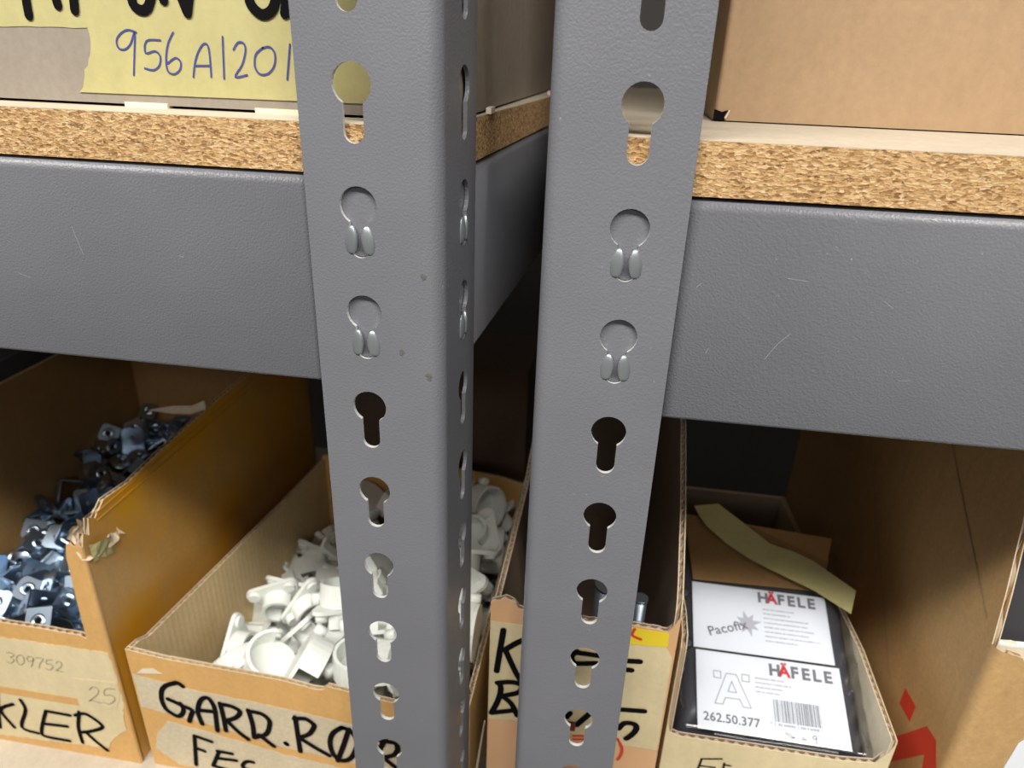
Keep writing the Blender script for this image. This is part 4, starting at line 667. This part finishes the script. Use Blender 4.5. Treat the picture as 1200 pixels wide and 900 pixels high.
def ff(a, b):
    x0 = .0765-.0*b; x1 = .2188; x = x0+(x1-x0)*a
    yb = .2585+(.198-.2585)*a; y = .0698+(yb+.01-.0698)*b
    e = min(a, 1-a, b*4); w = .0007*math.sin(x*110+y*60)*math.sin(y*90-x*40)+.0007*math.sin((x+y)*75)+(.0009*math.sin(x*420-y*330) if x > .203 else 0)
    return BP(x, y, .0034+w*1.0-.012*max(0, 1-e/.07)**2)
fm.grid(70, 60, ff); part('clear_film', fm, 'film', bag, 'clear wrinkled film', recalc=False)
fs = MB()
fs.grid(60, 8, lambda a, b: (lambda p: (p[0], p[1]-.0015*math.sin(b*PI)*math.sin(a*40)*0, p[2]-(p[2]-(ZS+.004))*b))(ff(a, 0))); part('clear_film', fs, 'film', bag, 'front fold of the bag', recalc=False)
# crinkled ridges of film catching the light
for pts in ([(.214, .133), (.209, .125), (.2065, .113), (.2045, .110)], [(.2125, .093), (.209, .085), (.2105, .076)], [(.105, .0712), (.13, .0708), (.155, .0712), (.19, .071)], [(.082, .098), (.0815, .09), (.084, .085)]):
    rd = MB(); n = len(pts)
    for i in range(n-1):
        rd.tube(BP(*pts[i], .0052), BP(*pts[i+1], .0052), .0007, 6)
    part('film_crease', rd, 'film', bag, 'ridge in the film', recalc=False)
tp = MB()
TL = [(.0947, .2501), (.1161, .2545), (.138, .2385), (.1581, .2221), (.176, .217), (.1923, .2112), (.2231, .1896)]
TB = [(.0985, .242), (.105, .232), (.1217, .2174), (.140, .206), (.1559, .1989), (.1888, .1858), (.2157, .1699)]
V = [BP(*p, .0074+.0008*math.sin(i*2)) for i, p in enumerate(TL)]+[BP(*p, .0070) for p in TB]
tp.add(V, [(i, i+1, i+8, i+7) for i in range(6)], 0, False); tp.add([Vector(p)+Vector((0, 0, -.0002)) for p in V], [(i, i+1, i+8, i+7) for i in range(6)]); part('tape_strip', tp, 'tape_yellow', bag, 'yellow masking tape sealing the fold', recalc=False)

def label_sheet(x0, x1, y0, y1, lab):
    t = thing('paper_label', BP((x0+x1)/2, y0, 0), lab, 'label')
    mb = MB(); mb.sheet([[(x0, y0), (x1, y0), (x1, y1), (x0, y1)]], .0003, lambda a, b, c: BP(a, b, c)); part('paper', mb, 'paper', t)
    k = math.hypot(1, S4)
    return t, (lambda a, b, c: BP(x0+a, y0+b/k, .00042+c))       # a,b in metres on the sheet
lo, fl = label_sheet(.0942, .2018, .0749, .1297, 'lower white label with barcode and part number in the clear bag')
up, fu = label_sheet(.0926, .1992, .1315, .1836, 'upper white label with star emblem in the clear bag')
LH = .0549*1.077
def brand(parent, f, x, y, s, step):
    for k, ch in enumerate('HÄFELE'):
        mb = MB(); text_poly(mb, ch, s, (x+step*k-(.0006 if k == 1 else 0), y), f, .0005, sx=1.0)
        part('brand_letter', mb, 'print_red' if k == 1 else 'print_grey', parent, 'red bold letter' if k == 1 else None, recalc=False)
brand(lo, fl, .0545, LH-.0125, .0122, .0081)
brand(up, fu, .0525, .0561-.0110, .0122, .0079)
mb = MB(); text_poly(mb, '262.50.377', .0088, (.0042, .0065), fl, .00018, sx=1.0); part('part_number', mb, 'print_grey', lo, recalc=False)
# outlined letter emblem with two squares
mb = MB(); ex, ey, s = .0130, .0195, .0235
A = [(0, 0), (.36, 1), (.64, 1), (1, 0), (.78, 0), (.70, .22), (.30, .22), (.22, 0), (0, 0)]
for P_ in (A, [(.38, .42), (.62, .42), (.5, .76), (.38, .42)], [(.0, .82), (.2, .82), (.2, 1.04), (.0, 1.04), (0, .82)], [(.8, .82), (1, .82), (1, 1.04), (.8, 1.04), (.8, .82)]):
    for p, q in zip(P_, P_[1:]): mb.ribbon([(ex+s*1.12*p[0], ey+s*p[1]), (ex+s*1.12*q[0], ey+s*q[1])], .0008, fl, .0)
part('outlined_emblem', mb, 'print_light', lo, recalc=False)
mb = MB(); x = .056; rnd = random.Random(3)
while x < .088:
    w = rnd.choice([.0003, .0003, .0006, .0009])
    mb.add([fl(x, .0125, 0), fl(x+w, .0125, 0), fl(x+w, .0285, 0), fl(x, .0285, 0)], [(0, 1, 2, 3)]); x += w+rnd.choice([.0004, .0005, .0008])
for xx in (.0556, .0718, .0885): mb.add([fl(xx, .0095, 0), fl(xx+.0003, .0095, 0), fl(xx+.0003, .0285, 0), fl(xx, .0285, 0)], [(0, 1, 2, 3)])
part('barcode', mb, 'print_grey', lo, recalc=False)
mb = MB()
def dashes(mb, f, x0, x1, y, seed, h=.0010):
    r = random.Random(seed); x = x0
    while x < x1:
        w = min(r.uniform(.0008, .0022), x1-x); mb.add([f(x, y, 0), f(x+w, y, 0), f(x+w, y+h*r.uniform(.8, 1.2), 0), f(x, y+h, 0)], [(0, 1, 2, 3)]); x += w+r.choice([.0003, .0003, .0009])
for k, (a, b) in enumerate(((.0435, .0650), (.0435, .0700), (.0435, .0635), (.0435, .0610))): dashes(mb, fl, a, b, LH-.0170-.0034*k, k)
dashes(mb, fl, .0578, .0700, .0098, 40, .0016); dashes(mb, fl, .0735, .0870, .0098, 41, .0016); dashes(mb, fl, .0525, .0535, .0105, 42, .0016)
part('fine_print', mb, 'print_light', lo, recalc=False)
mb = MB(); mb.ribbon([(.0818, .0058), (.0835, .0065), (.0838, .0048), (.0818, .0042), (.0812, .0055), (.0825, .0064)], .0004, fl, 0); mb.ribbon([(.0836, .0055), (.0834, .0005)], .0004, fl, 0); part('pen_mark', mb, 'pen', lo, 'blue pen 9', recalc=False)
mb = MB(); mb.ribbon([(.0620, .0055), (.0650, .0035), (.0680, .0030), (.0650, .0052), (.0620, .0055)], .0004, fl, 0); mb.ribbon([(.0735, .0030), (.0765, .0030)], .0006, fl, 0); mb.ribbon([(.0735, .0042), (.0755, .0042)], .0003, fl, 0); mb.ribbon([(.0668, .0028), (.0684, .0032)], .0009, fl, 0); part('pictogram', mb, 'print_grey', lo, recalc=False)
mb = MB(); star = []
for k in range(16):
    r = (.0098 if k % 4 == 0 else .0082 if k % 2 == 0 else .0044); a = k*PI/8+.25; star.append((.0430+r*1.15*math.cos(a)*1.05, .0250+r*1.15*math.sin(a)))
mb.sheet([star], 0, lambda a, b, c: fu(a, b, -.0001)); part('star_emblem', mb, 'print_pale', up, recalc=False)
mb = MB(); text_poly(mb, 'Pacofix', .0108, (.0125, .0105), lambda a, b, c: fu(a, b, .00012), .00012, rot=.32); part('product_lettering', mb, 'print_grey', up, recalc=False)
mb = MB()
for k, xe in enumerate((.068, .066, .077, .076, .080, .076, .083, .069)): dashes(mb, fu, .0560, xe*1.18, .0385-.0038*k, 70+k)
part('fine_print', mb, 'print_light', up, recalc=False)

# ------------------------------------------------------------------ heaped small parts
#PIECES-BEGIN
def bracket_mb(v=0):
    """pressed corner bracket: two round-cornered leaves with countersunk bosses, origin at the middle"""
    mb = MB(); a, b, t, r = (.022, .0105, .0013, .005) if v == 0 else (.026, .012, .0013, .0055)
    def leaf(fn):
        out = [(-b, 0), (b, 0)] + arc(b-r, a-r, r, 0, 90, 3) + arc(-b+r, a-r, r, 90, 180, 3)
        cx, cy = 0, a*.56; hole = arc(cx, cy, .0026, 0, 330, 11)
        mb.sheet([out, hole], t, fn)
        n = 12; V = []
        for k in range(n):
            q = k*2*PI/n
            for rr, h in ((.0064, 0), (.0052, .0011), (.0036, .0011), (.0026, -.0002)): V.append(fn(cx+rr*math.cos(q), cy+rr*math.sin(q), -h if h > 0 else 0))
        mb.add(V, [(4*k+j, 4*((k+1) % n)+j, 4*((k+1) % n)+j+1, 4*k+j+1) for k in range(n) for j in range(3)], 0, True)
    o = a*.38
    leaf(lambda x, y, c: (x, y-o, c-o)); leaf(lambda x, y, c: (x, c-o, y-o))
    return mb
def washer_mb():
    mb = MB(); n = 14; V = []
    P_ = ((.0032, .0022), (.0045, .0026), (.0068, .0004), (.0105, -.0002), (.0108, -.0012), (.0068, -.0008), (.0034, .0008))
    for k in range(n):
        q = k*2*PI/n
        for r, h in P_: V.append((r*math.cos(q), r*math.sin(q), h))
    m_ = len(P_); mb.add(V, [(m_*k+j, m_*((k+1) % n)+j, m_*((k+1) % n)+(j+1) % m_, m_*k+(j+1) % m_) for k in range(n) for j in range(m_)], 0, True); return mb
def ring(mb, r, t, h, z0, a0, a1, n=16, ctr=(0, 0)):
    out = arc(ctr[0], ctr[1], r, a0, a1, n) + list(reversed(arc(ctr[0], ctr[1], r-t, a0, a1, n)))
    mb.sheet([out], h, lambda a, b, c: (a, b, z0+c))
def clip_mb(v=0):
    """white wardrobe-rail holders: a cup with an open side on a plate, a hook on a screwed plate, a closed cap"""
    mb = MB()
    if v == 0:
        ring(mb, .0175, .0022, .013, -.004, 130, 410, 22)
        mb.sheet([arc(0, 0, .0172, 0, 350, 22)], .0024, lambda a, b, c: (a, b, -.0062+c))
        for s in (-1, 1):
            mb.tube((s*.0125, -.0155, -.0062), (s*.0125, -.0155, .0015), .0030, 8)
    elif v == 1:
        out = arc(0, .014, .006, 30, 150, 6)+arc(-.014, -.012, .0055, 150, 260, 5)+arc(.014, -.012, .0055, 280, 390, 5)
        mb.sheet([out, arc(-.013, -.012, .0022, 0, 315, 7), arc(.013, -.012, .0022, 0, 315, 7)], .0028, lambda a, b, c: (a, b, c-.006))
        mb.tube((0, .0135, -.004), (0, .0135, .002), .0042, 10)
        for s in (-1, 1): mb.tube((s*.0135, -.012, -.004), (s*.0135, -.012, -.0008), .0042, 10)
        ring(mb, .0115, .0022, .011, -.004, 200, 430, 16)
    elif v == 2:
        mb.box(-.009, .009, -.011, .011, -.005, -.0025); mb.box(-.009, -.0068, -.011, .011, -.0025, .006); mb.box(.0068, .009, -.011, .011, -.0025, .006); mb.box(-.0068, .0068, .0088, .011, -.0025, .006)
        mb.tube((0, -.002, -.0025), (0, -.002, .0105), .0030, 10); mb.tube((0, -.011, 0), (0, -.021, 0), .0026, 8)
    else:
        mb.box(-.004, .004, -.021, .021, -.0045, -.0015); mb.box(-.004, .004, -.021, -.0185, -.0015, .009); mb.box(-.0085, .0085, .012, .021, -.0015, .0065)
        ring(mb, .0135, .002, .008, -.0045, 20, 200, 12, (.004, 0))
    return mb
def scaled(mb, k): mb.v = [p*k for p in mb.v]; return mb
_c, _b = clip_mb, bracket_mb
def clip_mb(v=0): return scaled(_c(v), 1.32)
def bracket_mb(v=0): return scaled(_b(v), 1.0)
#PIECES-END
META = [('bracket', 0), ('bracket', 1), ('washer', 0), ('clip', 0), ('clip', 1), ('clip', 2), ('clip', 3)]
PM = []
for nm, v in META:
    mb = bracket_mb(v) if nm == 'bracket' else washer_mb() if nm == 'washer' else clip_mb(v)
    PM.append(mb.mesh(nm+str(v), 'zinc' if nm != 'clip' else 'white_plastic'))
NAMES = [('metal_bracket', 'bracket', 'metal brackets heaped in the amber bin', 'shiny zinc-plated angle bracket in the amber taped bin')]*2 + \
        [('dished_washer', 'washer', 'dished washers heaped among the brackets', 'shiny round dished washer among the brackets in the amber bin')] + \
        [('rail_clip', 'clip', 'white rail clips heaped in the plain bin', 'white plastic round cup-shaped rail clip in the marker-lettered bin')] + \
        [('rail_clip', 'clip', 'white clip plates heaped in the plain bin', 'white plastic triangular clip plate with a hook in the lettered bin')] + \
        [('end_cap', 'clip', 'white end caps heaped in the plain bin', 'small square white plastic cap with a pin in the lettered bin')] + \
        [('rail_hook', 'clip', 'white hooked strips heaped in the plain bin', 'white plastic strip with a curved arm in the lettered bin')]
CELL = [M['zinc'], M['white_plastic']]
for (k, x, y, z, qw, qx, qy, qz) in PILES:
    nm, cat, grp, lab = NAMES[k]
    o = bpy.data.objects.new(nm, PM[k]); SC.collection.objects.link(o)
    o.location = (x, y, z+ZC); o.rotation_mode = 'QUATERNION'; o.rotation_quaternion = (qw, qx, qy, qz)
    tag(o, lab, cat, grp)
# the unseen layers that carry the heaps: more of the same pieces, too many to count
def under(name, kinds, x0, x1, y0, y1, ztop, n, mat, lab, cat, seed):
    rnd = random.Random(seed); V = []; Fc = []
    for k in range(n):
        me = PM[rnd.choice(kinds)]; q = Quaternion((rnd.gauss(0, 1), rnd.gauss(0, 1), rnd.gauss(0, 1), rnd.gauss(0, 1))).normalized()
        x, y = rnd.uniform(x0, x1), rnd.uniform(y0, y1); zt = ztop(x, y)
        c = Vector((x, y, rnd.uniform(max(ZS+.036, zt-.045), max(ZS+.036, zt)))); o = len(V)
        V += [q @ v.co + c for v in me.vertices]; Fc += [[i+o for i in p.vertices] for p in me.polygons]
    mb = MB(); mb.v = V; mb.f = Fc; mb.m = [0]*len(Fc); mb.sm = [False]*len(Fc)
    solo(name, mb, mat, ((x0+x1)/2, (y0+y1)/2, ZS+.004), lab, cat, kind='stuff', recalc=False)
under('bracket_heap', [0, 1, 2], -.58, -.378, .082, .43, lambda x, y: HB(x, y)-.018, 420, 'zinc', 'lower layers of the heap of metal brackets in the amber bin', 'brackets', 4)
under('clip_heap', [3, 4, 5, 6], -.315, -.10, .095, .34, lambda x, y: HC(x, y)-.045, 120, 'white_plastic', 'lower layers of the heap of white rail clips', 'clips', 5)
